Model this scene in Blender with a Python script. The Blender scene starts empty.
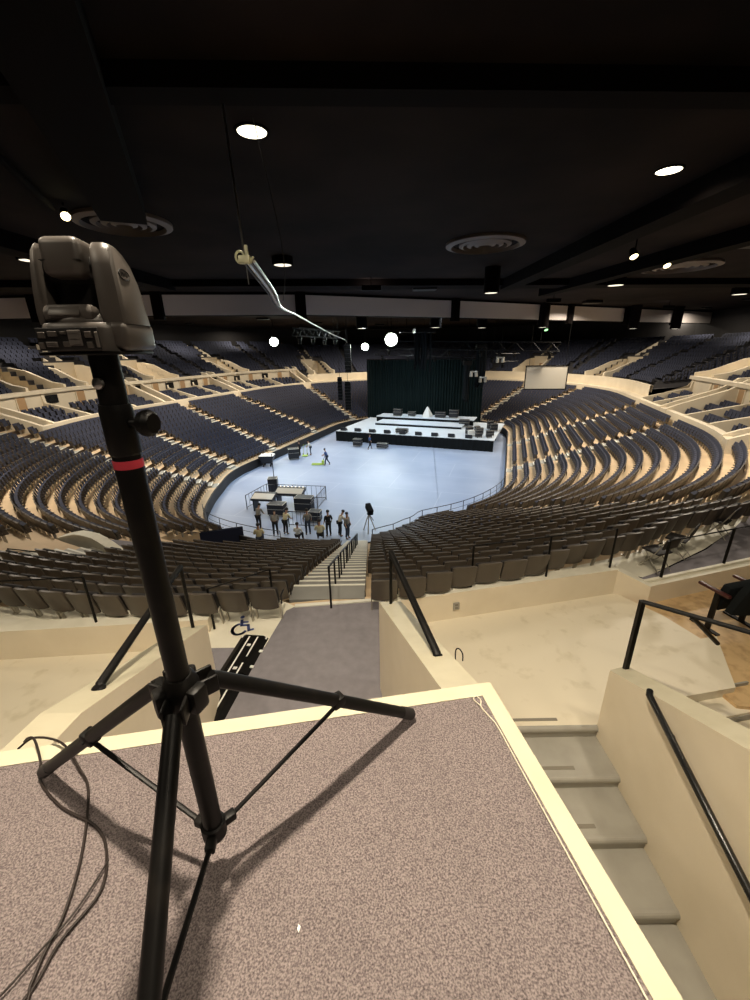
import bpy, bmesh, math, random
from mathutils import Vector, Matrix
random.seed(7)
SC = bpy.context.scene
COL = SC.collection
PI = math.pi
V = Vector

# ------------------------------------------------------------------ materials
def mat(name, col, rough=0.6, metal=0.0, noise=None, bump=None, emit=None, spec=None, coat=0.0):
    """noise = (scale, second colour, contrast low, contrast high); bump = (scale, strength)"""
    m = bpy.data.materials.new(name)
    m.use_nodes = True
    nt = m.node_tree
    b = nt.nodes['Principled BSDF']
    b.inputs['Base Color'].default_value = (*col, 1)
    b.inputs['Roughness'].default_value = rough
    b.inputs['Metallic'].default_value = metal
    if spec is not None:
        b.inputs['Specular IOR Level'].default_value = spec
    if coat:
        b.inputs['Coat Weight'].default_value = coat
    if emit:
        b.inputs['Emission Color'].default_value = (*emit[0], 1)
        b.inputs['Emission Strength'].default_value = emit[1]
    if noise or bump:
        tc = nt.nodes.new('ShaderNodeTexCoord')
    if noise:
        n = nt.nodes.new('ShaderNodeTexNoise')
        n.inputs['Scale'].default_value = noise[0]
        n.inputs['Detail'].default_value = 5
        nt.links.new(tc.outputs['Object'], n.inputs['Vector'])
        r = nt.nodes.new('ShaderNodeValToRGB')
        r.color_ramp.elements[0].position = noise[2]
        r.color_ramp.elements[1].position = noise[3]
        r.color_ramp.elements[0].color = (*noise[1], 1)
        r.color_ramp.elements[1].color = (*col, 1)
        nt.links.new(n.outputs['Fac'], r.inputs['Fac'])
        nt.links.new(r.outputs['Color'], b.inputs['Base Color'])
    if bump:
        n2 = nt.nodes.new('ShaderNodeTexNoise')
        n2.inputs['Scale'].default_value = bump[0]
        n2.inputs['Detail'].default_value = 3
        nt.links.new(tc.outputs['Object'], n2.inputs['Vector'])
        bp = nt.nodes.new('ShaderNodeBump')
        bp.inputs['Strength'].default_value = bump[1]
        bp.inputs['Distance'].default_value = 0.01
        nt.links.new(n2.outputs['Fac'], bp.inputs['Height'])
        nt.links.new(bp.outputs['Normal'], b.inputs['Normal'])
    return m

M = {}
M['carpet'] = mat('carpet', (0.275, 0.232, 0.226), 0.95, noise=(190, (0.080, 0.064, 0.066), 0.33, 0.67), bump=(220, 0.6), spec=0.1)
M['carpet_plain'] = mat('carpet_plain', (0.26, 0.245, 0.265), 0.95, noise=(6, (0.22, 0.207, 0.225), 0.3, 0.7), spec=0.1)
M['cream'] = mat('cream', (0.82, 0.73, 0.57), 0.55, noise=(1.7, (0.77, 0.68, 0.52), 0.3, 0.6), bump=(60, 0.12))
M['cream_floor'] = mat('cream_floor', (0.74, 0.67, 0.52), 0.5, noise=(3.3, (0.64, 0.57, 0.42), 0.28, 0.42), bump=(40, 0.1))
M['cream_trim'] = mat('cream_trim', (0.54, 0.495, 0.365), 0.5, noise=(5, (0.50, 0.455, 0.33), 0.3, 0.6))
M['pale'] = mat('pale', (0.84, 0.80, 0.66), 0.5, noise=(3, (0.76, 0.72, 0.58), 0.3, 0.6))
M['step_gray'] = mat('step_gray', (0.36, 0.345, 0.30), 0.5, noise=(3, (0.31, 0.295, 0.255), 0.3, 0.6))
M['groove'] = mat('groove', (0.22, 0.20, 0.16), 0.8)
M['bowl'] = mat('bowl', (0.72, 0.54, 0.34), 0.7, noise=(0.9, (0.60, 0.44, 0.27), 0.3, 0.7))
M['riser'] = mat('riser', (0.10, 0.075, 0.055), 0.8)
M['ring_cream'] = mat('ring_cream', (0.80, 0.70, 0.53), 0.6, noise=(0.7, (0.72, 0.62, 0.46), 0.3, 0.7))
M['door_tan'] = mat('door_tan', (0.45, 0.28, 0.14), 0.6)
M['aisle'] = mat('aisle', (0.40, 0.39, 0.34), 0.6, noise=(2, (0.34, 0.33, 0.29), 0.3, 0.7))
M['aisle_gray'] = mat('aisle_gray', (0.27, 0.265, 0.24), 0.6, noise=(2, (0.22, 0.215, 0.2), 0.3, 0.7))
M['nosing'] = mat('nosing', (0.78, 0.76, 0.66), 0.5)
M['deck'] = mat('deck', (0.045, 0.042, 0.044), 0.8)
M['seat_shell'] = mat('seat_shell', (0.082, 0.067, 0.053), 0.42, bump=(90, 0.15), spec=0.4)
M['seat_fabric'] = mat('seat_fabric', (0.040, 0.045, 0.072), 0.8, spec=0.25)
M['seat_dark'] = mat('seat_dark', (0.012, 0.010, 0.010), 0.6)
M['seat_metal'] = mat('seat_metal', (0.45, 0.42, 0.36), 0.4, 0.6)
M['black'] = mat('black', (0.0035, 0.0032, 0.003), 0.45, noise=(14, (0.007, 0.006, 0.005), 0.35, 0.5), spec=0.2)
M['black_gloss'] = mat('black_gloss', (0.010, 0.010, 0.010), 0.22)
M['black_cloth'] = mat('black_cloth', (0.010, 0.012, 0.013), 0.95, spec=0.1)
M['curtain'] = mat('curtain', (0.012, 0.022, 0.022), 0.95, spec=0.1)
M['ceiling'] = mat('ceiling', (0.022, 0.0155, 0.0135), 0.9, noise=(0.25, (0.006, 0.0042, 0.0038), 0.35, 0.65), spec=0.1)
M['beam'] = mat('beam', (0.0036, 0.0022, 0.002), 0.9, spec=0.08)
M['duct'] = mat('duct', (0.16, 0.135, 0.12), 0.6)
M['panel'] = mat('panel', (0.62, 0.56, 0.53), 0.7)
M['darkwall'] = mat('darkwall', (0.020, 0.018, 0.018), 0.85)
M['lamp_glow'] = mat('lamp_glow', (1, 0.9, 0.7), 0.5, emit=((1.0, 0.90, 0.66), 6.0))
M['lamp_gold'] = mat('lamp_gold', (1, 0.85, 0.5), 0.5, emit=((1.0, 0.82, 0.42), 8.0))
M['lamp_dim'] = mat('lamp_dim', (1, 0.9, 0.75), 0.5, emit=((1.0, 0.90, 0.72), 1.3))
M['flood'] = mat('flood', (0.9, 1, 0.85), 0.5, emit=((0.86, 1.0, 0.84), 14.0))
M['ptz'] = mat('ptz', (0.070, 0.060, 0.053), 0.42)
M['ptz_dark'] = mat('ptz_dark', (0.012, 0.011, 0.011), 0.35)
M['ptz_port'] = mat('ptz_port', (0.20, 0.18, 0.165), 0.4, 0.5)
M['silver'] = mat('silver', (0.42, 0.41, 0.39), 0.3, 0.95)
M['brass'] = mat('brass', (0.80, 0.80, 0.56), 0.4, 0.2)
M['pink'] = mat('pink', (0.62, 0.045, 0.075), 0.5)
M['cable'] = mat('cable', (0.016, 0.010, 0.008), 0.55, spec=0.3)
M['white_cable'] = mat('white_cable', (0.62, 0.56, 0.44), 0.5)
M['white'] = mat('white', (0.82, 0.82, 0.78), 0.6)
M['blue_paint'] = mat('blue_paint', (0.05, 0.075, 0.22), 0.6)
M['maroon'] = mat('maroon', (0.055, 0.014, 0.012), 0.35)
M['wood'] = mat('wood', (0.62, 0.43, 0.22), 0.5, noise=(6, (0.46, 0.30, 0.15), 0.3, 0.5))
M['navy'] = mat('navy', (0.012, 0.017, 0.048), 0.7)
M['skin'] = mat('skin', (0.42, 0.25, 0.17), 0.6)
M['hair'] = mat('hair', (0.018, 0.013, 0.010), 0.7)
M['shirt_white'] = mat('shirt_white', (0.75, 0.74, 0.66), 0.9)
M['shirt_cream'] = mat('shirt_cream', (0.72, 0.66, 0.42), 0.9)
M['shirt_gray'] = mat('shirt_gray', (0.24, 0.23, 0.20), 0.9)
M['shirt_blue'] = mat('shirt_blue', (0.045, 0.10, 0.26), 0.9)
M['shirt_black'] = mat('shirt_black', (0.012, 0.012, 0.014), 0.9)
M['jeans'] = mat('jeans', (0.030, 0.040, 0.065), 0.9)
M['stage_top'] = mat('stage_top', (0.66, 0.73, 0.80), 0.5)
M['screen'] = mat('screen', (0.52, 0.48, 0.40), 0.7)
M['glow_green'] = mat('glow_green', (0.3, 0.8, 0.3), 0.5, emit=((0.4, 1.0, 0.4), 2.0))
M['chartreuse'] = mat('chartreuse', (0.45, 0.62, 0.10), 0.6)
M['case'] = mat('case', (0.014, 0.015, 0.019), 0.5)
M['rail'] = mat('rail', (0.020, 0.021, 0.028), 0.4, 0.3)

# the arena floor: worn blue-grey sheet with faint seams
def floor_material():
    m = bpy.data.materials.new('arena_floor')
    m.use_nodes = True
    nt = m.node_tree
    b = nt.nodes['Principled BSDF']
    b.inputs['Roughness'].default_value = 0.33
    tc = nt.nodes.new('ShaderNodeTexCoord')
    mp = nt.nodes.new('ShaderNodeMapping')
    mp.inputs['Rotation'].default_value = (0, 0, math.radians(18))
    nt.links.new(tc.outputs['Object'], mp.inputs['Vector'])
    n = nt.nodes.new('ShaderNodeTexNoise')
    n.inputs['Scale'].default_value = 0.22
    n.inputs['Detail'].default_value = 6
    nt.links.new(mp.outputs['Vector'], n.inputs['Vector'])
    r = nt.nodes.new('ShaderNodeValToRGB')
    r.color_ramp.elements[0].position = 0.35
    r.color_ramp.elements[1].position = 0.7
    r.color_ramp.elements[0].color = (0.27, 0.34, 0.49, 1)
    r.color_ramp.elements[1].color = (0.36, 0.43, 0.57, 1)
    nt.links.new(n.outputs['Fac'], r.inputs['Fac'])
    br = nt.nodes.new('ShaderNodeTexBrick')
    br.inputs['Scale'].default_value = 1.0
    br.inputs['Mortar Size'].default_value = 0.035
    br.inputs['Brick Width'].default_value = 9.0
    br.inputs['Row Height'].default_value = 4.5
    br.inputs['Color1'].default_value = (0, 0, 0, 1)
    br.inputs['Color2'].default_value = (0, 0, 0, 1)
    br.inputs['Mortar'].default_value = (1, 1, 1, 1)
    nt.links.new(mp.outputs['Vector'], br.inputs['Vector'])
    mul = nt.nodes.new('ShaderNodeMath')
    mul.operation = 'MULTIPLY'
    mul.inputs[1].default_value = 0.22
    nt.links.new(br.outputs['Color'], mul.inputs[0])
    mx = nt.nodes.new('ShaderNodeMix')
    mx.data_type = 'RGBA'
    nt.links.new(mul.outputs['Value'], mx.inputs['Factor'])
    nt.links.new(r.outputs['Color'], mx.inputs['A'])
    mx.inputs['B'].default_value = (0.70, 0.74, 0.80, 1)
    nt.links.new(mx.outputs['Result'], b.inputs['Base Color'])
    rr = nt.nodes.new('ShaderNodeMapRange')
    rr.inputs['To Min'].default_value = 0.36
    rr.inputs['To Max'].default_value = 0.5
    nt.links.new(n.outputs['Fac'], rr.inputs['Value'])
    nt.links.new(rr.outputs['Result'], b.inputs['Roughness'])
    return m
M['arena_floor'] = floor_material()

# ------------------------------------------------------------------ mesh builder
class MB:
    def __init__(s):
        s.v = []; s.f = []; s.mi = []; s.mats = []
        s.cur = 0
    def use(s, m):
        if m not in s.mats: s.mats.append(m)
        s.cur = s.mats.index(m); return s
    def add(s, vs, fs):
        o = len(s.v)
        s.v += [tuple(p) for p in vs]
        for f in fs:
            s.f.append([i + o for i in f]); s.mi.append(s.cur)
        return s
    def box(s, c, d, rz=0.0, rx=0.0, ry=0.0):
        m = Matrix.Translation(c) @ Matrix.Rotation(rz, 4, 'Z') @ Matrix.Rotation(ry, 4, 'Y') @ Matrix.Rotation(rx, 4, 'X')
        vs = [m @ V((x * d[0] / 2, y * d[1] / 2, z * d[2] / 2)) for z in (-1, 1) for x, y in ((-1, -1), (1, -1), (1, 1), (-1, 1))]
        return s.add(vs, [[3, 2, 1, 0], [4, 5, 6, 7], [0, 1, 5, 4], [1, 2, 6, 5], [2, 3, 7, 6], [3, 0, 4, 7]])
    def bbox(s, c, d, r=0.01, rz=0.0, rx=0.0, ry=0.0, seg=2):
        """bevelled box"""
        bm = bmesh.new()
        bmesh.ops.create_cube(bm, size=1)
        for v in bm.verts:
            v.co = V((v.co.x * d[0], v.co.y * d[1], v.co.z * d[2]))
        bmesh.ops.bevel(bm, geom=bm.edges[:], offset=min(r, min(d) * 0.49), segments=seg, affect='EDGES', profile=0.5)
        m = Matrix.Translation(c) @ Matrix.Rotation(rz, 4, 'Z') @ Matrix.Rotation(ry, 4, 'Y') @ Matrix.Rotation(rx, 4, 'X')
        bm.verts.index_update()
        vs = [m @ v.co for v in bm.verts]
        fs = [[v.index for v in f.verts] for f in bm.faces]
        bm.free()
        return s.add(vs, fs)
    def tube(s, pts, r, n=10, cap=True, flat=1.0):
        pts = [V(p) for p in pts]
        rs = r if isinstance(r, (list, tuple)) else [r] * len(pts)
        vs = []; fs = []
        prev = None
        for i, p in enumerate(pts):
            if i == 0: d = pts[1] - p
            elif i == len(pts) - 1: d = p - pts[i - 1]
            else: d = (pts[i + 1] - p).normalized() + (p - pts[i - 1]).normalized()
            if d.length < 1e-9: d = V((0, 0, 1))
            d.normalize()
            if prev is None:
                up = V((0, 0, 1)) if abs(d.z) < 0.95 else V((0, 1, 0))
                a = d.cross(up).normalized()
            else:
                a = (prev - d * prev.dot(d)).normalized()
            prev = a
            b = d.cross(a)
            for k in range(n):
                t = 2 * PI * k / n
                vs.append(p + a * math.cos(t) * rs[i] + b * math.sin(t) * rs[i] * flat)
        for i in range(len(pts) - 1):
            for k in range(n):
                k2 = (k + 1) % n
                fs.append([i * n + k, i * n + k2, (i + 1) * n + k2, (i + 1) * n + k])
        if cap:
            fs.append(list(range(n))[::-1])
            fs.append([(len(pts) - 1) * n + k for k in range(n)])
        return s.add(vs, fs)
    def prism(s, poly, d):
        """poly: list of 3D points (planar, any winding), extruded along vector d"""
        poly = [V(p) for p in poly]; d = V(d); n = len(poly)
        vs = poly + [p + d for p in poly]
        fs = [list(range(n))[::-1], [n + i for i in range(n)]]
        for i in range(n):
            j = (i + 1) % n
            fs.append([i, j, n + j, n + i])
        return s.add(vs, fs)
    def lathe(s, prof, c=(0, 0, 0), n=24, axis=None, cap=True):
        """prof: (radius, height) list"""
        m = Matrix.Translation(c)
        if axis is not None:
            m = m @ V((0, 0, 1)).rotation_difference(V(axis)).to_matrix().to_4x4()
        vs = []; fs = []
        for r, h in prof:
            for k in range(n):
                t = 2 * PI * k / n
                vs.append(m @ V((r * math.cos(t), r * math.sin(t), h)))
        for i in range(len(prof) - 1):
            for k in range(n):
                k2 = (k + 1) % n
                fs.append([i * n + k, i * n + k2, (i + 1) * n + k2, (i + 1) * n + k])
        if cap:
            fs.append(list(range(n))[::-1])
            fs.append([(len(prof) - 1) * n + k for k in range(n)])
        return s.add(vs, fs)
    def strip(s, a, b):
        """quads between two equally long point lists"""
        n = len(a)
        return s.add(list(a) + list(b), [[i, i + 1, n + i + 1, n + i] for i in range(n - 1)])
    def build(s, name, m=None, parent=None, smooth=False, recalc=True, sub=0):
        if m is not None and not s.mats: s.mats = [m]
        off = V((0, 0, 0)) if parent is None else V(parent['_base']) if '_base' in parent.keys() else V((0, 0, 0))
        me = bpy.data.meshes.new(name)
        me.from_pydata([tuple(V(p) - off) for p in s.v], [], s.f)
        for x in s.mats: me.materials.append(x)
        if len(s.mats) > 1:
            me.polygons.foreach_set('material_index', s.mi)
        if recalc:
            bm = bmesh.new(); bm.from_mesh(me)
            bmesh.ops.recalc_face_normals(bm, faces=bm.faces[:])
            bm.to_mesh(me); bm.free()
        if smooth:
            me.polygons.foreach_set('use_smooth', [True] * len(me.polygons))
            try: me.set_sharp_from_angle(angle=math.radians(40))
            except Exception: pass
        me.update()
        o = bpy.data.objects.new(name, me)
        COL.objects.link(o)
        if parent is not None:
            o.parent = parent
        if sub:
            md = o.modifiers.new('Subdivision', 'SUBSURF'); md.levels = sub; md.render_levels = sub
        return o

def tag(o, label, cat, group=None, kind=None):
    o['label'] = label
    o['category'] = cat
    if group: o['group'] = group
    if kind: o['kind'] = kind
    return o
def thing(name, label, cat, loc=(0, 0, 0), group=None):
    o = bpy.data.objects.new(name, None)
    COL.objects.link(o)
    o.location = loc
    o.empty_display_size = 0.2
    o['_base'] = tuple(loc)
    return tag(o, label, cat, group)
def copy_tree(o, parent=None):
    c = o.copy(); COL.objects.link(c)
    if parent is not None: c.parent = parent
    for ch in list(o.children): copy_tree(ch, c)
    return c
def struct(mb, name, m, label, cat, **k):
    return tag(mb.build(name, m, **k), label, cat, kind='structure')
ORD = ['zeroth', 'first', 'second', 'third', 'fourth', 'fifth', 'sixth', 'seventh', 'eighth', 'ninth', 'tenth', 'eleventh', 'twelfth', 'thirteenth',
       'fourteenth', 'fifteenth', 'sixteenth', 'seventeenth', 'eighteenth', 'nineteenth', 'twentieth']
def ordinal(n):
    if n <= 20: return ORD[n]
    tens = {2: 'twenty', 3: 'thirty', 4: 'forty', 5: 'fifty', 6: 'sixty'}[n // 10]
    return tens + '-' + ORD[n % 10] if n % 10 else tens[:-1] + 'ieth'

# ------------------------------------------------------------------ camera
CAMZ = 1.6
F_PX = 405.0
pit, rol = math.radians(20.3), math.radians(1.0)
Fw = V((0, math.cos(pit), -math.sin(pit))); Up = V((0, math.sin(pit), math.cos(pit))); Rt = V((1, 0, 0))
cR = Rt * math.cos(rol) - Up * math.sin(rol)
cU = Up * math.cos(rol) + Rt * math.sin(rol)
cam = bpy.data.cameras.new('camera')
camo = bpy.data.objects.new('camera', cam); COL.objects.link(camo)
cam.sensor_fit = 'VERTICAL'; cam.sensor_height = 36.0; cam.sensor_width = 27.0
cam.lens = F_PX / 1000 * 36
cam.clip_start = 0.02; cam.clip_end = 400
mm = Matrix.Identity(4)
for i in range(3):
    mm[i][0] = cR[i]; mm[i][1] = cU[i]; mm[i][2] = -Fw[i]
mm[2][3] = CAMZ
camo.matrix_world = mm
SC.camera = camo
def in_frame(p, margin=0.0):
    d = V(p) - V((0, 0, CAMZ)); w = d.dot(Fw)
    if w < 0.3: return False
    return abs(d.dot(cR) / w) * F_PX < 375 + margin and abs(d.dot(cU) / w) * F_PX < 500 + margin

# ------------------------------------------------------------------ arena coordinates
PHI = math.radians(18)
AX = V((math.sin(PHI), math.cos(PHI))); AB = V((math.cos(PHI), -math.sin(PHI)))
def A(u, v): return (u * AB.x + v * AX.x, u * AB.y + v * AX.y)
UL, UR, V0, V1, RC = -23.6, 0.3, 20.7, 66.0, 12.0
FLOOR_Z = -9.4
RN = RC + 8.0            # nominal corner radius for the running parameter t
SEG = []                 # (length, kind, data)
SEG.append((RN * PI / 2, 'arc', (UL + RC, V1 - RC, 90)))
SEG.append((V1 - V0 - 2 * RC, 'line', ((UL, V1 - RC), (UL, V0 + RC), (-1, 0))))
SEG.append((RN * PI / 2, 'arc', (UL + RC, V0 + RC, 180)))
SEG.append((UR - UL - 2 * RC, 'line', ((UL + RC, V0), (UR - RC, V0), (0, -1))))
SEG.append((RN * PI / 2, 'arc', (UR - RC, V0 + RC, 270)))
SEG.append((V1 - V0 - 2 * RC, 'line', ((UR, V0 + RC), (UR, V1 - RC), (1, 0))))
SEG.append((RN * PI / 2, 'arc', (UR - RC, V1 - RC, 0)))
T0 = [0]
for s_ in SEG: T0.append(T0[-1] + s_[0])
TMAX = T0[-1]
def t_left(v): return T0[1] + (V1 - RC - v)
def t_right(v): return T0[5] + (v - V0 - RC)
def t_lc(deg): return T0[2] + math.radians(deg - 180) * RN
def t_rc(deg): return T0[4] + math.radians(deg - 270) * RN
def t_lf(deg): return T0[0] + math.radians(deg - 90) * RN
def t_rf(deg): return T0[6] + math.radians(deg) * RN
def BN(t):
    t = min(max(t, 0), TMAX - 1e-6)
    for i, (L, k, d) in enumerate(SEG):
        if t < T0[i + 1] or i == len(SEG) - 1:
            q = t - T0[i]
            if k == 'line':
                (a, b, n) = d; f = q / L
                return (a[0] + (b[0] - a[0]) * f, a[1] + (b[1] - a[1]) * f), n
            an = math.radians(d[2]) + q / RN
            n = (math.cos(an), math.sin(an))
            return (d[0] + RC * n[0], d[1] + RC * n[1]), n
def lerp_table(x, tab):
    if x <= tab[0][0]: return tab[0][1]
    for (a, ya), (b, yb) in zip(tab, tab[1:]):
        if x <= b:
            f = (x - a) / (b - a); f = f * f * (3 - 2 * f)
            return ya + (yb - ya) * f
    return tab[-1][1]
SHIFT = [(t_lc(205), 0.0), (t_lc(250), 1.9), (t_rc(280), 1.9), (t_rc(290.4), 1.35), (t_rc(295), 0.95), (t_rc(301.5), 0.4), (t_rc(307), -0.2), (t_rc(335), -0.2), (t_rc(360), 0.0)]
def sh(t): return lerp_table(t, SHIFT)
NFA = [(t_lc(225), 0.0), (t_lc(250), 1.0), (t_rc(290), 1.0), (t_rc(312), 0.0)]
NFB = [(t_lc(225), 0.0), (t_lc(250), 1.0), (t_rc(297), 1.0), (t_rc(324), 0.0)]
def P(t, off, z=0.0):
    (bu, bv), (nu, nv) = BN(t)
    o = off + sh(t)
    if -1 < off < 16.2:
        f = min(max(off, 0), 15.05) / 15.05
        o += 0.7 * (1 - f) * lerp_table(t, NFA) - 0.45 * f * lerp_table(t, NFB)
    x, y = A(bu + nu * o, bv + nv * o)
    return V((x, y, z))
def outward(t):
    _, (nu, nv) = BN(t)
    x, y = A(nu, nv)
    return V((x, y, 0))
def samples(ta, tb, step=0.8):
    n = max(2, int(abs(tb - ta) / step) + 1)
    return [ta + (tb - ta) * i / (n - 1) for i in range(n)]
S = 0.85
NR = 18
def row_off(k): return 0.6 + S * (k - 1)
def row_z(k): return -8.6 + 0.318 * (k - 1)
NEAR_A, NEAR_B = t_lc(207), t_rc(348)      # extra upper rows exist only around the near end
def row_span(k):
    return (0.0, TMAX) if k <= 14 else (NEAR_A, NEAR_B)

# stair aisles that cut the bowl, by t
T_MAIN = t_rc(288)
T_GAP = t_lc(264)
AISLES = [t_lf(153), t_left(49), t_left(38.5), t_lc(188), t_lc(212), T_GAP, T_MAIN, t_rc(317), t_right(36.5), t_right(47), t_rf(28), t_rf(52)]
AW = 0.62


# ------------------------------------------------------------------ the bowl (setting)
def bowl():
    mb = MB()
    for k in range(1, NR + 1):
        a, b = row_span(k)
        ts = samples(a, b, 0.9)
        o0, o1 = row_off(k) - 0.45, row_off(k) + (0.40 if k < NR else 0.12)
        z = row_z(k); zp = row_z(k - 1) if k > 1 else FLOOR_Z
        fr0 = [P(t, o0, zp - 0.02) for t in ts]; fr = [P(t, o0, z) for t in ts]; bk = [P(t, o1, z) for t in ts]
        runs = [(fr0, fr, bk)]
        if k <= 6:      # the floor level tunnel cuts the first rows
            c = P(T_GAP, row_off(k)); keep = [(p - V((c.x, c.y, p.z))).length > 2.35 for p in bk]
            i1 = keep.index(False) if False in keep else None
            if i1 is not None:
                i2 = len(keep) - keep[::-1].index(False)
                runs = [(fr0[:i1], fr[:i1], bk[:i1]), (fr0[i2:], fr[i2:], bk[i2:])]
                for e in (i1 - 1, i2):
                    mb.use(M['bowl']).add([fr[e], bk[e], V((bk[e].x, bk[e].y, FLOOR_Z)), V((fr[e].x, fr[e].y, FLOOR_Z))], [[0, 1, 2, 3]])
        for (x0, x1, x2) in runs:
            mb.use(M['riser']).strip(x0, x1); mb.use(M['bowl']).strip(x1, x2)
        if k == 14:
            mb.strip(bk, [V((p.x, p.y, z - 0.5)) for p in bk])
    return struct(mb, 'floor_terrace', M['bowl'], 'stepped tan concrete terraces under the lower seats', 'terrace', recalc=False)
bowl()

mb = MB()
ts = samples(0, TMAX, 0.9)
mb.add([(p.x, p.y, FLOOR_Z) for p in [P(t, 0.15) for t in ts]], [list(range(len(ts)))])
struct(mb, 'floor', M['arena_floor'], 'blue-grey arena floor with faint white seam lines', 'floor')

# low wall round the floor, dark
mb = MB()
ts = samples(0, TMAX, 0.9)
for (oa, ob) in ((0.02, 0.14),):
    a0 = [P(t, oa, FLOOR_Z) for t in ts]; a1 = [P(t, oa, -8.55) for t in ts]; b1 = [P(t, ob, -8.55) for t in ts]; b0 = [P(t, ob, FLOOR_Z) for t in ts]
    mb.strip(a0, a1); mb.strip(a1, b1); mb.strip(b1, b0)
struct(mb, 'wall_rink', M['seat_dark'], 'low black dasher wall round the arena floor', 'low wall')

# aisle stairs
def aisle_stair(t, gray, label):
    mb = MB()
    out = outward(t); side = V((-out.y, out.x, 0))
    kmax = 14 if (t < NEAR_A or t > NEAR_B) else NR
    w = 1.5 if gray else 1.1
    if gray:           # one even flight of deeper steps
        n = 24; o0 = 0.2; o1 = row_off(NR) - 0.45; d = (o1 - o0) / n
        rz = math.atan2(side.y, side.x)
        for i in range(n):
            a, b = o0 + d * i, o0 + d * (i + 1)
            zt = -8.6 + 0.318 * (b + 0.45 - 0.6) / 0.85 + 0.012
            p = P(t, a, zt); q = P(t, b, zt); c = (p + q) / 2; dd = (q - p).length
            ww = 1.15 + 0.42 * i / n
            mb.use(M['aisle_gray']).box((c.x, c.y, zt - 0.2), (ww, dd, 0.4), rz)
            e = p + out * 0.03
            mb.use(M['nosing']).box((e.x, e.y, zt + 0.002), (ww, 0.06, 0.014), rz)
        return tag(mb.build('aisle_stair'), label, 'stairs', kind='structure')
    for k in range(7 if t == T_GAP else 1, kmax + 1):
        z = row_z(k)
        for h in (0, 1):       # full tread, then the half step in front of the next riser
            if h == 1 and k == kmax: break
            off = row_off(k) + (-0.45 if h == 0 else 0.0)
            p = P(t, off, z)
            zt = z + 0.012 + (0.159 if h else 0)
            d = 0.43
            c = p + out * d / 2
            mb.use(M['aisle_gray'] if gray else M['aisle'])
            hh = 0.20 if h else 0.05
            rz = math.atan2(side.y, side.x)
            mb.box((c.x, c.y, zt - hh / 2), (w, d, hh), rz)
            mb.use(M['nosing'])
            n = p + out * 0.03
            mb.box((n.x, n.y, zt + 0.002), (w, 0.042 if gray else 0.085, 0.014), rz)
    return tag(mb.build('aisle_stair'), label, 'stairs', kind='structure')
AISLE_LABELS = ['concrete aisle stair at the far left nearest the black curtain', 'second stair aisle from the curtain on the left',
                'third stair aisle from the curtain on the left', 'stair aisle at the upper bend of the left seats', 'stair aisle through the near left corner seats',
                'narrow stair aisle above the dark tunnel mouth behind the tripod', 'grey stair with white nosings running down from the carpeted landing',
                'stair aisle through the near right seats', 'fourth stair aisle from the curtain on the right', 'third stair aisle from the curtain on the right',
                'second stair aisle from the curtain on the right', 'stair aisle nearest the curtain on the right']
for t, lab in zip(AISLES, AISLE_LABELS):
    aisle_stair(t, t == T_MAIN, lab)

# ------------------------------------------------------------------ the left vomitory notch (no seats inside)
VL = V((-10.9, 13.1, 0))
def blocked(p, k):
    d = p - VL
    if abs(d.x) < 2.1 and abs(d.y) < 1.7 and 10 <= k: return True
    return False

# ------------------------------------------------------------------ lower bowl seats
def seat_spots():
    spots = []
    for k in range(1, NR + 1):
        a, b = row_span(k)
        ts = samples(a, b, 0.12)
        off = row_off(k)
        z = row_z(k)
        pts = [P(t, off, z) for t in ts]
        # accumulated length, starting at the main aisle and going both ways so rows line up beside it
        i0 = min(range(len(ts)), key=lambda i: abs(ts[i] - T_MAIN))
        for sgn in (-1, 1):
            acc = 0.0; nxt = 0.82 + 0.27; n = 0
            i = i0
            lab = None
            while 0 <= i + sgn < len(ts):
                j = i + sgn
                seg = (pts[j] - pts[i]).length
                while acc + seg >= nxt:
                    f = (nxt - acc) / seg
                    t = ts[i] + (ts[j] - ts[i]) * f
                    p = pts[i].lerp(pts[j], f)
                    ok = True
                    for ta in AISLES:
                        if ta == T_MAIN: continue
                        q = P(ta, off, z)
                        if (q - p).length < (AW + 0.2 if ta != T_GAP else (2.3 if k <= 6 else 1.3)): ok = False; break
                    if blocked(p, k): ok = False
                    if t < T0[1] * 0.12: ok = False
                    if t > TMAX - T0[1] * 0.12: ok = False
                    n += 1
                    if ok: spots.append((k, sgn, n, t, p))
                    nxt += 0.54
                acc += seg
                i = j
    return spots
SPOTS = seat_spots()

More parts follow.
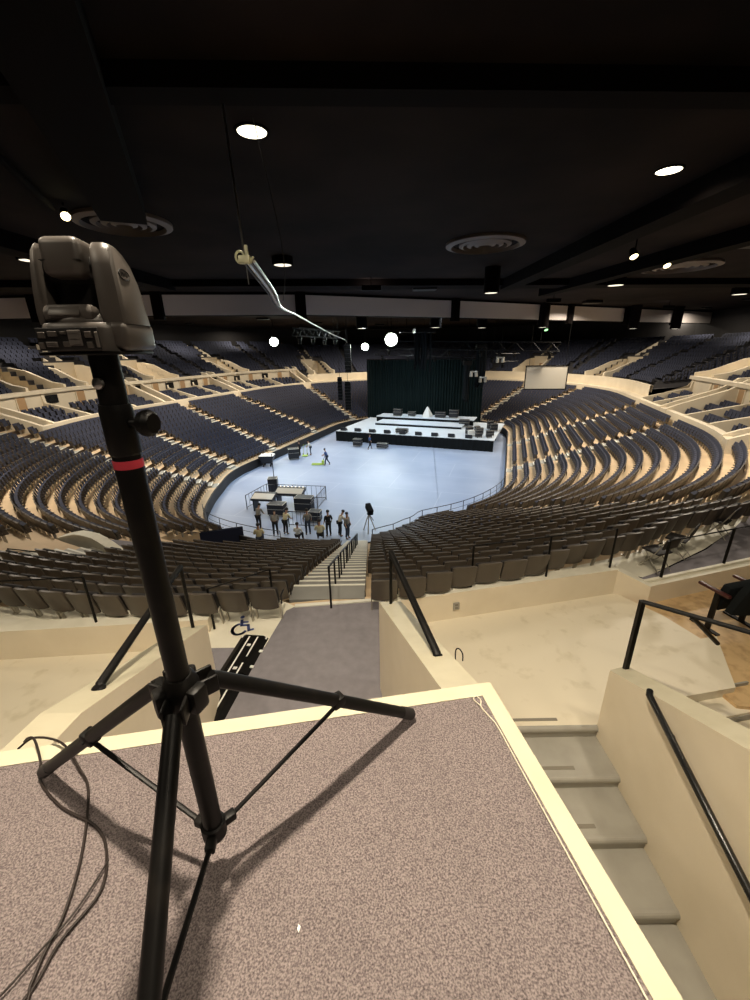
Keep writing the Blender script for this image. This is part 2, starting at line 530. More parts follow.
def make_seat():
    o = thing('theater_chair', '', 'chair')
    b = MB()      # curved back, local +Y faces the floor
    n = 6
    rows = []
    for layer, dy in ((0, 0.0), (1, -0.055)):
        for zi in range(6):
            zz = 0.36 + 0.50 * zi / 5
            for xi in range(n + 1):
                fx = -1 + 2 * xi / n
                wx = 0.249 * (1 - 0.045 * (zi / 5) ** 4 - 0.02 * (1 - zi / 5))
                zc = zz - (0.032 * abs(fx) ** 5 if zi == 5 else 0) + (0.014 * abs(fx) ** 4 if zi == 0 else 0)
                rows.append(V((fx * wx, -0.20 - 0.26 * (zc - 0.36) - 0.035 * (1 - fx * fx) + dy * (1 - 0.25 * abs(fx) ** 4), zc)))
    st = 6 * (n + 1)
    fs_f = []; fs_b = []; rim = []
    for zi in range(5):
        for xi in range(n):
            q = [zi * (n + 1) + xi, zi * (n + 1) + xi + 1, (zi + 1) * (n + 1) + xi + 1, (zi + 1) * (n + 1) + xi]
            fs_f.append(q); fs_b.append([i + st for i in q][::-1])
    loop = [xi for xi in range(n + 1)] + [zi * (n + 1) + n for zi in range(1, 6)] + [5 * (n + 1) + xi for xi in range(n - 1, -1, -1)] + [zi * (n + 1) for zi in range(4, 0, -1)]
    for i in range(len(loop)):
        j = loop[(i + 1) % len(loop)]
        rim.append([loop[i], loop[i] + st, j + st, j])
    base = len(b.v)
    b.use(M['seat_fabric']).add(rows, fs_f)
    b.use(M['seat_shell'])
    for f in fs_b + rim:
        b.f.append(f); b.mi.append(b.cur)
    b.build('backrest', parent=o, smooth=True)
    s = MB()
    s.bbox((0, -0.115, 0.55), (0.45, 0.40, 0.075), 0.03, rx=math.radians(102))
    s.build('seat', M['seat_dark'], o, smooth=True)
    for sx in (-1, 1):
        l = MB()
        l.box((sx * 0.235, -0.10, 0.21), (0.022, 0.06, 0.42), rx=math.radians(10))
        l.box((sx * 0.235, -0.07, 0.008), (0.05, 0.20, 0.016))
        l.build('leg', M['seat_metal'], o)
    a = MB()
    a.bbox((0.270, -0.06, 0.57), (0.032, 0.24, 0.03), 0.012)
    a.box((0.270, -0.12, 0.48), (0.02, 0.045, 0.17), rx=math.radians(-12))
    a.build('armrest', M['seat_dark'], o, smooth=True)
    return o

cand = []
for s_ in SPOTS:
    k, sgn, n, t, p = s_
    if k < 4: continue
    top = p + V((0, 0, 0.7))
    if in_frame(top, 12):
        cand.append(((top - V((0, 0, CAMZ))).length, s_))
cand.sort(key=lambda x: x[0])
NEAR = [c[1] for c in cand[:300]]
NEARKEY = set((s_[0], s_[1], s_[2]) for s_ in NEAR)
proto = make_seat()
first = True
for (k, sgn, n, t, p) in NEAR:
    o = proto if first else copy_tree(proto)
    first = False
    out = outward(t)
    # +Y local faces inward
    o.location = p
    o.rotation_euler = (0, 0, math.atan2(-out.y, -out.x) - PI / 2)
    back = NR - k
    rowname = 'back row' if back == 0 else ordinal(back + 1) + ' row from the back'
    sidew = 'left' if sgn < 0 else 'right'
    o['label'] = 'brown theater chair, %s %s of the landing stair, %s' % (ordinal(n), sidew, rowname)
    o['group'] = 'theater chairs in the near rows'

def seat_geo(mb_lists, p, out, fab, shell, wdt=0.525, simple=False):
    vs, fs, mi = mb_lists
    yv = -out; xv = V((-yv.y, yv.x, 0))
    def q(x, y, z): return (p.x + xv.x * x + yv.x * y, p.y + xv.y * x + yv.y * y, p.z + z)
    h = wdt / 2
    o = len(vs)
    # back: slightly narrower at the top, leaning
    vs.extend([q(-h, -0.19, 0.36), q(h, -0.19, 0.36), q(h * .93, -0.33, 0.86), q(-h * .93, -0.33, 0.86),
               q(-h, -0.25, 0.36), q(h, -0.25, 0.36), q(h * .93, -0.38, 0.85), q(-h * .93, -0.38, 0.85)])
    for f, m in (((0, 1, 2, 3), 0), ((5, 4, 7, 6), 1), ((3, 2, 6, 7), 1), ((0, 3, 7, 4), 1), ((1, 5, 6, 2), 1)):
        fs.append([o + i for i in f]); mi.append(m)
    o = len(vs)
    # seat pan tipped up against the back
    vs.extend([q(-h * .9, -0.17, 0.36), q(h * .9, -0.17, 0.36), q(h * .9, -0.24, 0.70), q(-h * .9, -0.24, 0.70),
               q(-h * .9, -0.02, 0.36), q(h * .9, -0.02, 0.36), q(h * .86, -0.10, 0.74), q(-h * .86, -0.10, 0.74)])
    for f, m in (((4, 5, 6, 7), 0), ((7, 6, 2, 3), 0), ((0, 1, 5, 4), 1), ((0, 4, 7, 3), 1), ((1, 2, 6, 5), 1)):
        fs.append([o + i for i in f]); mi.append(m)
    if not simple:
        o = len(vs)       # pedestal leg
        vs.extend([q(-.03, -0.16, 0), q(.03, -0.16, 0), q(.03, -0.08, 0), q(-.03, -0.08, 0), q(-.03, -0.2, 0.4), q(.03, -0.2, 0.4), q(.03, -0.1, 0.4), q(-.03, -0.1, 0.4)])
        for f in ((0, 1, 5, 4), (1, 2, 6, 5), (2, 3, 7, 6), (3, 0, 4, 7)):
            fs.append([o + i for i in f]); mi.append(2)
        for sx in (-1,):
            o = len(vs)
            x0, x1 = sx * 0.27 - .02, sx * 0.27 + .02
            vs.extend([q(x0, -0.2, .55), q(x1, -0.2, .55), q(x1, .04, .55), q(x0, .04, .55), q(x0, -0.2, .585), q(x1, -0.2, .585), q(x1, .04, .585), q(x0, .04, .585)])
            for f in ((4, 5, 6, 7), (0, 1, 5, 4), (1, 2, 6, 5), (2, 3, 7, 6), (3, 0, 4, 7)):
                fs.append([o + i for i in f]); mi.append(1)
def mass(name, geo, mats, label, cat, group=None):
    vs, fs, mi = geo
    me = bpy.data.meshes.new(name)
    me.from_pydata(vs, [], fs)
    for m in mats: me.materials.append(m)
    me.polygons.foreach_set('material_index', mi)
    me.update()
    o = bpy.data.objects.new(name, me); COL.objects.link(o)
    return tag(o, label, cat, group, 'stuff')
geo = ([], [], [])
for (k, sgn, n, t, p) in SPOTS:
    if (k, sgn, n) in NEARKEY: continue
    seat_geo(geo, p, outward(t), 0, 1)
mass('bowl_seating', geo, [M['seat_fabric'], M['seat_shell'], M['seat_metal']], 'rows of slate blue seats filling the lower bowl round the floor', 'seating')

# ------------------------------------------------------------------ suite ring and upper deck
LEDGE_Z = -3.4
def ring(name, ta, tb, label, suites=True):
    mb = MB()
    ts = samples(ta, tb, 0.8)
    mb.use(M['ring_cream'])
    def sec(o0, z0, o1, z1): mb.strip([P(t, o0, z0) for t in ts], [P(t, o1, z1) for t in ts])
    sec(12.25, -4.8, 12.25, LEDGE_Z); sec(12.25, LEDGE_Z, 12.7, LEDGE_Z); sec(12.7, LEDGE_Z, 12.7, -4.0)
    if suites:
        mb.use(M['deck'])
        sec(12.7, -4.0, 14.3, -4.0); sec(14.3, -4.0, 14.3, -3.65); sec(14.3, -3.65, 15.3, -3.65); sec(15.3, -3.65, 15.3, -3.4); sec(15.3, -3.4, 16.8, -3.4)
        mb.use(M['ring_cream'])
        sec(16.8, -3.4, 16.8, -1.55); sec(16.8, -1.55, 16.55, -1.55); sec(16.55, -1.55, 16.55, -1.25); sec(16.55, -1.25, 17.2, -1.25); sec(17.2, -1.25, 17.2, -1.9)
    else:
        sec(12.7, LEDGE_Z, 13.35, LEDGE_Z); sec(13.35, LEDGE_Z, 13.35, -2.2); sec(13.35, -2.2, 13.6, -2.2); sec(13.6, -2.2, 13.6, -2.9)
    for tt in (ta, tb):       # closed ends
        o = outward(tt)
        poly = [P(tt, 12.25, -4.8), P(tt, 12.25, LEDGE_Z), P(tt, 13.4, LEDGE_Z + .02), P(tt, 16.55, -2.2), P(tt, 17.2, -1.25), P(tt, 17.2, -4.5)]
        side = V((-o.y, o.x, 0)) * 0.12
        mb.prism(poly, side)
    return struct(mb, name, None, label, 'wall', recalc=False)
RL0, RL1 = t_lf(150), t_lc(207)
RR0, RR1 = t_rc(347), t_right(49)
ring('wall_left', RL0, RL1, 'cream ledge and back wall of the suites along the left')
ring('wall_right', RR0, RR1, 'cream ledge and back wall of the suites along the right')
ring('wall_far_left', 0.2, RL0, 'cream ledge wall at the far left beside the curtain', False)
ring('wall_far_right', RR1, TMAX - 0.2, 'cream parapet wall above the far right seats', False)

def dividers(name, ta, tb, step, label):
    i = 0
    n = max(1, round((tb - ta) / step))
    suite_seats = []
    for i in range(n + 1):
        t = ta + (tb - ta) * i / n
        mb = MB()
        o = outward(t); side = V((-o.y, o.x, 0))
        wide = (i % 3 == 0)
        th = 0.26
        prof = [P(t, 12.5, -4.0), P(t, 12.5, LEDGE_Z + 0.02), P(t, 12.75, LEDGE_Z + 0.12), P(t, 16.6, -2.35), P(t, 16.8, -1.3), P(t, 16.8, -4.0)]
        if wide:
            # a pair of sloped cheek walls with a stair passage between
            prof = [P(t, 12.23, -4.6), P(t, 12.23, LEDGE_Z + 0.06), P(t, 13.0, LEDGE_Z + 0.4), P(t, 16.3, -1.75), P(t, 17.3, -1.0), P(t, 18.6, -0.9), P(t, 18.6, -4.0)]
            for sg in (-0.75, 0.75):
                mb.prism([q + side * sg for q in prof], side * 0.32)
        else:
            mb.prism([q - side * th / 2 for q in prof], side * th)
        tag(mb.build(name, M['ring_cream']), label, 'partition', kind='structure')
    return n
dividers('wall_suite_partition', RL0 + .4, RL1 - 0.5, 4.4, 'cream sloped partition between suites along the left')
dividers('wall_suite_partition', RR0 + 0.3, t_right(48.4), 4.4, 'cream sloped partition between suites along the right')

# doors and openings in the suite back walls
def suite_doors(ta, tb, side_name):
    t = ta + 1.6; i = 0
    while t < tb - 1:
        o = outward(t); rz = math.atan2(o.y, o.x) - PI / 2
        mb = MB()
        p = P(t, 16.76, -2.55)
        tan = i % 2 == 0
        if tan:
            mb.use(M['door_tan']).box(p, (0.85, 0.07, 1.7), rz)
            mb.use(M['ring_cream'])
            d = V((-o.y, o.x, 0))
            for sg in (-1, 1):
                q = p + d * 0.47 * sg; mb.box((q.x, q.y, p.z), (0.08, 0.1, 1.78), rz)
            tag(mb.build('door'), 'tan suite door in the cream back wall along the %s' % side_name, 'door', 'suite doors along the %s' % side_name, 'structure')
        else:
            q = P(t, 16.72, -2.1)
            mb.use(M['black']).box(q, (1.25, 0.08, 0.72), rz)
            mb.use(M['black_gloss']).box(q - o * 0.045, (1.1, 0.02, 0.54), rz)
            tag(mb.build('television'), 'black wall television in a suite along the %s' % side_name, 'television', 'suite televisions along the %s' % side_name)
        t += 2.2; i += 1
suite_doors(RL0 + 1, RL1, 'left')
suite_doors(RR0 + 0.4, t_right(46), 'right')

geo = ([], [], [])
for ta, tb in ((RL0 + .4, RL1), (RR0, RR1)):
    for off, z in ((13.6, -4.0), (14.8, -3.65), (15.75, -3.4)):
        L = abs(tb - ta); t = ta
        while t < tb:
            pass_ = ((t - ta) % 4.4)
            if 0.55 < pass_ < 3.9:
                seat_geo(geo, P(t, off, z), outward(t), 0, 1, simple=True)
            t += 0.52
mass('suite_seating', geo, [M['seat_fabric'], M['seat_dark'], M['seat_metal']], 'dark seats inside the cream suites above the lower bowl', 'seating')

# upper deck
UO, UZ, US, UH, UN = 17.9, -1.75, 0.82, 0.40, 12
def us(t):
    a = min(max((RL0 - t) / 3.0, 0), 1); b = min(max((t - RR1) / 3.0, 0), 1)
    return max(a, b)
def PU(t, off, z=0.0): return P(t, off - 3.6 * us(t), z - 0.75 * us(t))
def u_off(j): return UO + US * j
def u_z(j): return UZ + UH * j
UP_A, UP_B = 0.0, t_lc(215)
UPR_A, UPR_B = t_rc(343), TMAX
VOMS = [t_lf(142), t_lf(174), t_left(42), t_left(33.5), t_lc(191), t_right(47), t_rf(26), t_rf(57)]
mb = MB()
for a, b in ((UP_A, UP_B), (UPR_A, UPR_B)):
    ts = samples(a, b, 1.0)
    for j in range(UN):
        o0, o1 = u_off(j) - 0.42, u_off(j) + 0.40
        z = u_z(j)
        fr0 = [PU(t, o0, z - UH) for t in ts]; fr = [PU(t, o0, z) for t in ts]; bk = [PU(t, o1, z) for t in ts]
        if j > 6:
            mb.strip(fr0, fr); mb.strip(fr, bk)
        else:
            for i in range(len(ts) - 1):
                m_ = (fr[i] + fr[i + 1]) / 2
                if any((m_ - PU(tv, o0, z)).length < 1.7 for tv in VOMS): continue
                mb.strip(fr0[i:i + 2], fr[i:i + 2]); mb.strip(fr[i:i + 2], bk[i:i + 2])
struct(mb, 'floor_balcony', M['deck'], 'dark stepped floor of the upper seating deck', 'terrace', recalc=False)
mb = MB()
for a, b in ((0.2, RL0), (RR1, TMAX - .2)):      # sill between the far parapets and the upper deck
    ts = samples(a, b, 1.0)
    mb.strip([P(t, 13.5, -2.6) for t in ts], [PU(t, u_off(0) - .42, UZ - UH - .02) for t in ts])
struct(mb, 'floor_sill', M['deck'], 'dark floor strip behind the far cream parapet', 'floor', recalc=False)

geo = ([], [], [])
for a, b in ((UP_A, UP_B), (UPR_A, UPR_B)):
    for j in range(UN):
        ts = samples(a, b, 0.15)
        pts = [PU(t, u_off(j), u_z(j)) for t in ts]
        acc = 0.0; nxt = 0.3
        for i in range(len(ts) - 1):
            seg = (pts[i + 1] - pts[i]).length
            while acc + seg >= nxt:
                f = (nxt - acc) / seg
                t = ts[i] + (ts[i + 1] - ts[i]) * f; p = pts[i].lerp(pts[i + 1], f)
                ok = True
                for tv in VOMS:
                    q = PU(tv, u_off(j), u_z(j))
                    d = (p - q).length
                    if d < (2.35 if j < 7 else 0.75): ok = False; break
                    for sv in (-4.8, 4.8):
                        if (p - PU(tv + sv, u_off(j), u_z(j))).length < 0.6: ok = False
                if ok: seat_geo(geo, p, outward(t), 0, 1, simple=True)
                nxt += 0.55
            acc += seg
mass('balcony_seating', geo, [M['seat_fabric'], M['seat_dark'], M['seat_metal']], 'rows of dark seats on the upper deck under the ceiling', 'seating')

def build_voms():
    labels = ['cream vomitory block of the left upper deck nearest the curtain', 'second cream vomitory block from the curtain on the left', 'third cream vomitory block from the curtain on the left',
              'fourth cream vomitory block from the curtain on the left', 'cream vomitory block in the left corner upper deck',
              'cream vomitory block nearest the right edge of the upper deck', 'middle cream vomitory block of the right upper deck', 'cream vomitory block above the grey hanging screen']
    for t, lab in zip(VOMS, labels):
        mb = MB(); mb.use(M['ring_cream'])
        m2 = vomitory_into(mb, t)
        tag(mb.build('wall_vomitory'), lab, 'vomitory', kind='structure')
def vomitory_into(mb, t):
    o = outward(t); side = V((-o.y, o.x, 0))
    def q(off, z, s): return PU(t, off, z) + side * s
    j6 = u_off(6); z6 = u_z(6)
    top = u_z(3) + 1.15
    for s in (-2.1, 1.84):
        mb.prism([q(16.9, -1.9, s), q(16.9, -0.95, s), q(18.2, -0.72, s), q(20.6, u_z(3) + 0.85, s), q(j6 - 0.5, top, s), q(j6 + 0.5, top, s), q(j6 + 0.5, -1.9, s)], side * 0.26)
    mb.prism([q(j6 + 0.3, UZ, -1.9), q(j6 + 0.3, top + .3, -1.9), q(j6 + 0.3, top + .3, 1.9), q(j6 + 0.3, UZ, 1.9)], o * 0.2)
    mb.prism([q(17.2, -2.0, -1.9), q(17.2, UZ + .02, -1.9), q(17.2, UZ + .02, 1.9), q(17.2, -2.0, 1.9)], o * (j6 - 17.0))
    for s in (-0.85, 0.67):
        mb.prism([q(j6 + 0.5, z6, s), q(j6 + 0.5, z6 + 0.45, s), q(j6 + 3.6, z6 + 2.15, s), q(j6 + 3.6, z6 + 1.6, s)], side * 0.18)
    mb.use(M['door_tan'])
    mb.prism([q(j6 + 0.28, UZ, -0.1), q(j6 + 0.28, UZ + 1.5, -0.1), q(j6 + 0.28, UZ + 1.5, 0.8), q(j6 + 0.28, UZ, 0.8)], -o * 0.03)
    mb.use(M['ring_cream'])
build_voms()

# outer wall behind the upper deck
mb = MB()
for a, b in ((0.0, TMAX),):
    ts = samples(a, b, 2.0)
    mb.strip([P(t, 28.2, -4.5) for t in ts], [P(t, 28.2, 7.0) for t in ts])
p0, p1 = P(0, 28.2), P(TMAX - 1e-3, 28.2)
mb.strip([V((p0.x, p0.y, -10)), V((p1.x, p1.y, -10))], [V((p0.x, p0.y, 7)), V((p1.x, p1.y, 7))])
struct(mb, 'wall_back', M['darkwall'], 'near black outer wall behind the upper deck', 'wall', recalc=False)

# ------------------------------------------------------------------ ceiling
CZ = 5.8
mb = MB()
mb.box((-2, 38, CZ + 0.15), (130, 110, 0.3))
struct(mb, 'ceiling', M['ceiling'], 'dark brown flat ceiling high over the arena', 'ceiling')
# deep beams under the ceiling
def beam(x0, y0, x1, y1, w, h, label):
    mb = MB()
    L = math.hypot(x1 - x0, y1 - y0)
    mb.box(((x0 + x1) / 2, (y0 + y1) / 2, CZ - h / 2 + .02), (L, w, h), math.atan2(y1 - y0, x1 - x0))
    tag(mb.build('beam', M['beam']), label, 'beam', kind='structure')
beam(-14.5, 2, -12.5, 28, 0.9, 0.6, 'dark ceiling beam above the tripod camera')
beam(-3.6, 5.5, -7.2, 14.0, 1.2, 0.6, 'broad dark ceiling beam left of the large left downlight')
beam(9.5, 2, 9.0, 30, 0.9, 0.6, 'dark ceiling beam left of the large right downlight')
beam(16, 4, 13, 34, 0.8, 0.6, 'dark ceiling beam over the right seats')
beam(-30, 7.2, 30, 9.8, 0.5, 0.35, 'dark cross beam nearest the camera')
beam(-40, 26.0, 40, 33.0, 1.6, 0.4, 'dark cross beam before the ceiling vents')

def fascia():
    pts = [(-52, 35.5), (-34, 33.4), (-15.6, 32.7), (-5.4, 34.1), (7.5, 40.0), (21, 47.0), (38, 55.5), (60, 66)]
    tot = []
    mb = MB(); mb.use(M['beam'])
    for (a, b) in zip(pts, pts[1:]):
        a = V((*a, 0)); b = V((*b, 0)); d = (b - a); L = d.length; d.normalize(); n = V((d.y, -d.x, 0))
        rz = math.atan2(d.y, d.x)
        c = (a + b) / 2
        mb.use(M['beam'])
        mb.box((c.x - n.x * .3, c.y - n.y * .3, CZ - 0.8), (L + 0.3, 0.3, 1.6), rz)
        k = max(1, round(L / 11.0))
        for i in range(k):
            q = a + d * (L * (i + 0.5) / k)
            mb.use(M['panel'])
            mb.box((q.x - n.x * .1, q.y - n.y * .1, CZ - 0.86), (L / k - 0.8, 0.12, 1.36), rz)
            mb.use(M['beam'])
            q = a + d * (L * i / k)
            mb.box((q.x, q.y, CZ - 0.9), (0.7, 0.5, 1.9), rz)
    return tag(mb.build('trim_fascia'), 'long band of grey ceiling fascia panels divided by dark posts', 'fascia', kind='structure')
fascia()

# air diffusers: concentric rings
def diffuser(x, y, r, label):
    o = thing('ceiling_vent', label, 'vent', (x, y, CZ))
    mb = MB()
    mb.lathe([(r * 1.0, 0.0), (r * 1.0, -0.10), (r * 0.86, -0.16), (r * 0.84, -0.02)], (x, y, CZ), 40, cap=False)
    mb.build('rim', M['duct'], o, smooth=True)
    for f in (0.66, 0.46, 0.27):
        mb = MB()
        mb.lathe([(r * f, -0.02), (r * f, -0.10), (r * (f - 0.10), -0.15), (r * (f - 0.11), -0.02)], (x, y, CZ), 32, cap=False)
        mb.build('ring', M['duct'], o, smooth=True)
diffuser(-8.3, 16.1, 1.5, 'round ceiling air vent above the tripod camera')
diffuser(4.87, 19.9, 1.65, 'round ceiling air vent straight above the stage view')
diffuser(17.5, 26.0, 2.0, 'round ceiling air vent at the right near two gold spots')

# downlights
def downlight(x, y, r, drop, label, glow, power, col=(1, 0.86, 0.66), group=None, lit=True, spread=150):
    o = thing('ceiling_light', label, 'light', (x, y, CZ), group)
    mb = MB()
    zb = CZ - drop
    mb.lathe([(r * 1.18, 0.0), (r * 1.18, -drop), (r * 1.0, -drop), (r * 0.98, -drop + 0.04)], (x, y, CZ), 28)
    mb.build('housing', M['beam'], o, smooth=True)
    g = MB()
    g.lathe([(r * 0.97, 0.0), (r * 0.97, -0.02), (r * 0.6, -0.035)], (x, y, zb + 0.035), 28)
    g.build('lens', glow, o, smooth=True)
    if power:
        ld = bpy.data.lights.new('lamp', 'AREA')
        ld.shape = 'DISK'; ld.size = r * 2; ld.energy = power; ld.color = col
        ld.spread = math.radians(spread)
        lo = bpy.data.objects.new('lamp', ld); COL.objects.link(lo)
        lo.parent = o; lo.location = (0, 0, -drop - 0.02)
    return o
downlight(-2.36, 10.29, 0.30, 0.03, 'large bright round downlight above the hanging cable', M['lamp_glow'], 95)
downlight(7.67, 12.60, 0.30, 0.03, 'large bright round downlight at the upper right', M['lamp_glow'], 95)
downlight(-0.40, 1.50, 0.12, 0.12, 'small round downlight directly over the tripod', M['lamp_glow'], 450)
downlight(4.9, 3.2, 0.28, 0.12, 'round downlight over the right cream walkway', M['lamp_glow'], 145)
downlight(2.6, -2.2, 0.28, 0.12, 'round downlight added behind the viewer to light the grey steps', M['lamp_glow'], 120)  # added out of view to light the step risers and cream walls
downlight(-4.6, -1.6, 0.28, 0.12, 'round downlight added behind the viewer on the left', M['lamp_glow'], 95)  # unseen left counterpart, also added to light faces turned to the camera
downlight(-5.6, 3.2, 0.28, 0.12, 'round downlight over the left cream walkway', M['lamp_glow'], 150)
downlight(-4.19, 21.96, 0.42, 0.35, 'downlight with hanging rods left of the ceiling vent', M['lamp_dim'], 120)
downlight(6.74, 25.4, 0.36, 1.3, 'cylindrical pendant downlight under the middle ceiling vent', M['lamp_dim'], 120)
downlight(15.97, 29.6, 0.48, 0.5, 'downlight below the two gold spots', M['lamp_dim'], 120)
downlight(29.5, 36.0, 0.5, 0.5, 'downlight at the far right edge of the ceiling', M['lamp_dim'], 120)
downlight(-14.87, 20.29, 0.4, 0.3, 'downlight left of the tripod camera head', M['lamp_dim'], 120)
for i, (x, y, dr) in enumerate(((6.0, 41.5, 2.3), (-1.0, 43.0, 2.2), (11.5, 46.0, 2.2), (17.5, 45.0, 2.3), (29.5, 49.5, 2.4), (36, 52, 2.4))):
    downlight(x, y, 0.45, dr, ['pendant can light in front of the fascia above the curtain', 'dark pendant can left of the curtain top', 'pendant can above the right half of the stage',
              'pendant can light right of the stage truss', 'second pendant can from the right fascia end', 'pendant can at the right fascia end'][i], M['lamp_dim'], 0)

def spot(x, y, z, label, glow=None, r=0.16, aim=(0, -0.6, -0.8)):
    glow = glow or M['lamp_gold']
    o = thing('spotlight', label, 'light', (x, y, CZ))
    mb = MB()
    mb.tube([(x, y, CZ), (x, y, z + 0.28)], 0.025, 8); mb.build('stem', M['beam'], o)
    mb = MB()
    a = V(aim).normalized()
    mb.lathe([(r * 0.55, -0.42), (r * 0.8, -0.36), (r * 1.08, 0.0), (r, 0.0), (r * 0.95, -0.05)], V((x, y, z)), 20, a); mb.build('can', M['beam'], o, smooth=True)
    mb = MB()
    mb.lathe([(r * 0.96, -0.03), (r * 0.7, -0.005), (0.01, 0.01)], V((x, y, z)), 20, a); mb.build('lens', glow, o, smooth=True)
    return o
spot(11.1, 19.5, 5.1, 'gold spotlight left of the pair at the right of the ceiling')
spot(14.0, 21.7, 5.1, 'gold spotlight right of the pair at the right of the ceiling')
spot(-9.0, 14.2, 5.45, 'bright angled spotlight above the tripod camera', r=0.13, aim=(0.5, -0.7, -0.6))
spot(18.5, 46.5, 3.3, 'small greenish spot above the far right upper deck', M['glow_green'], r=0.2)
# long pipe running up the left ceiling to that spotlight
mb = MB(); mb.tube([(-9.2, 14.0, 5.62), (-5.9, 5.4, 5.62)], 0.09, 10)
tag(mb.build('ceiling_pipe', M['beam']), 'dark ceiling pipe leading to the bright angled spotlight', 'pipe')

# far flood lights
def floodlight(x, y, z, r, label):
    o = thing('floodlight', label, 'light', (x, y, z))
    d = (V((-1, 20, -9)) - V((x, y, z))).normalized()
    mb = MB()
    mb.lathe([(r * 0.5, -0.5), (r * 0.95, -0.2), (r * 1.1, 0.0), (r * 0.98, 0.0), (r * 0.9, -0.08)], (x, y, z), 20, d); mb.build('reflector', M['black'], o, smooth=True)
    mb = MB(); mb.lathe([(r * 0.93, -0.05), (r * 0.6, 0.0), (0.01, 0.03)], (x, y, z), 20, d); mb.build('lens', M['flood'], o, smooth=True)
    mb = MB(); mb.tube([(x, y, z + r), (x, y, CZ)], 0.06, 8); mb.build('hanger', M['beam'], o)
    ld = bpy.data.lights.new('lamp', 'SPOT'); ld.energy = 3000 * r; ld.color = (.88, 1, .9); ld.spot_size = math.radians(75); ld.spot_blend = .6; ld.shadow_soft_size = r
    lo = bpy.data.objects.new('lamp', ld); COL.objects.link(lo); lo.parent = o; lo.location = d * .15
    lo.rotation_euler = d.to_track_quat('-Z', 'Y').to_euler()
floodlight(-14.0, 62, 2.93, 0.65, 'leftmost white floodlight over the far left upper deck')
floodlight(2.7, 62, 2.95, 0.95, 'largest white floodlight above the curtain top left')
floodlight(-1.05, 62, 2.05, 0.55, 'smaller white floodlight between the other two')

# ------------------------------------------------------------------ near structure
Cn = V((0.571, 1.615, 0)); fd = V((-0.988, -0.153, 0)).normalized(); rd = V((0.19, -0.982, 0)).normalized()
pl = [Cn, Cn + fd * 5.0, Cn + fd * 5.0 + rd * 5, Cn + rd * 5]
mb = MB()
def inset(p, a, b): return p
BW = 0.075
c0 = Cn + fd * BW + rd * BW; c1 = Cn + fd * 5.0 + rd * BW; c3 = Cn + rd * 5 + fd * BW; c2 = pl[2]
mb.add([V((p.x, p.y, -0.004)) for p in (c0, c1, c2, c3)], [[0, 1, 2, 3]])
struct(mb, 'floor_platform', M['carpet'], 'speckled mauve carpet on the platform under the tripod', 'carpet floor')
mb = MB()
mb.prism([pl[0], pl[1], pl[1] + rd * BW, c0], (0, 0, -0.14))
mb.prism([pl[0], c0, c3, pl[3]], (0, 0, -0.14))
struct(mb, 'trim_platform', M['cream_trim'], 'narrow cream edging round the carpeted platform', 'edging')
mb = MB()
mb.prism([V((p.x, p.y, -0.13)) for p in (Cn + (fd + rd) * .02, pl[1] + rd * .02, pl[1] + rd * .3, Cn + fd * .3 + rd * .3)], (0, 0, -6.5))
mb.prism([V((p.x, p.y, -0.13)) for p in (Cn + (fd + rd) * .02, Cn + fd * .3 + rd * .3, pl[3] + fd * .3, pl[3] + fd * .02)], (0, 0, -6.5))
struct(mb, 'wall_platform', M['cream'], 'cream wall faces below the carpeted platform', 'wall')

LAND = -3.17; CURB = -2.9; CF = -3.5
# carpeted landing and white seat platforms behind the last row
mb = MB()
mb.prism([(-3.0, 1.2, LAND), (1.0, 1.2, LAND), (0.32, 4.9, LAND), (0.32, 7.04, LAND), (-1.62, 6.86, LAND), (-1.78, 6.72, LAND), (-1.95, 5.68, LAND), (-3.1, 5.68, LAND)], (0, 0, -0.3))
struct(mb, 'floor_landing', M['carpet_plain'], 'grey mauve carpet on the landing at the head of the stair', 'carpet floor')
mb = MB()
mb.prism([(-3.1, 5.68, LAND - .003), (-1.95, 5.68, LAND - .003), (-1.78, 6.72, LAND - .003), (-1.62, 6.86, LAND - .003), (-2.0, 7.1, LAND - .003), (-9.5, 7.0, LAND - .003), (-9.5, 5.8, LAND - .003), (-3.2, 6.1, LAND - .003)], (0, 0, -0.25))
mb.use(M['nosing']).box((-0.78, 6.94, LAND + 0.01), (1.72, 0.09, 0.03), math.radians(5.5))
mb.mats[0] = M['pale']
mb.mats = [M['pale'], M['nosing']]
mb.mi = [0] * (len(mb.f) - 6) + [1] * 6
struct(mb, 'floor_wheelchair', None, 'pale wheelchair space behind the near left back row', 'floor')
mb = MB()
pr = [(0.12, 7.0), (2.47, 7.3), (5.16, 8.0), (5.9, 7.7), (8.2, 9.0), (10.6, 10.6), (10.6, 11.2), (8.2, 9.7), (6.0, 8.7), (3.0, 7.75), (0.12, 7.3)]
mb.add([(x, y, LAND - .004) for x, y in pr], [list(range(len(pr)))])
struct(mb, 'floor_terrace_right', M['pale'], 'pale floor under the loose folding chairs on the right', 'floor')
mb = MB()
pr = [(5.62, 7.62), (5.85, 7.46), (9.2, 8.40), (11.5, 9.0), (11.5, 11.4), (9.7, 10.0), (8.2, 8.95), (6.4, 7.95)]
mb.add([(x, y, LAND + .002) for x, y in pr], [list(range(len(pr)))])
struct(mb, 'floor_carpet_right', M['carpet_plain'], 'grey carpet strip behind the low wall on the right', 'carpet floor')

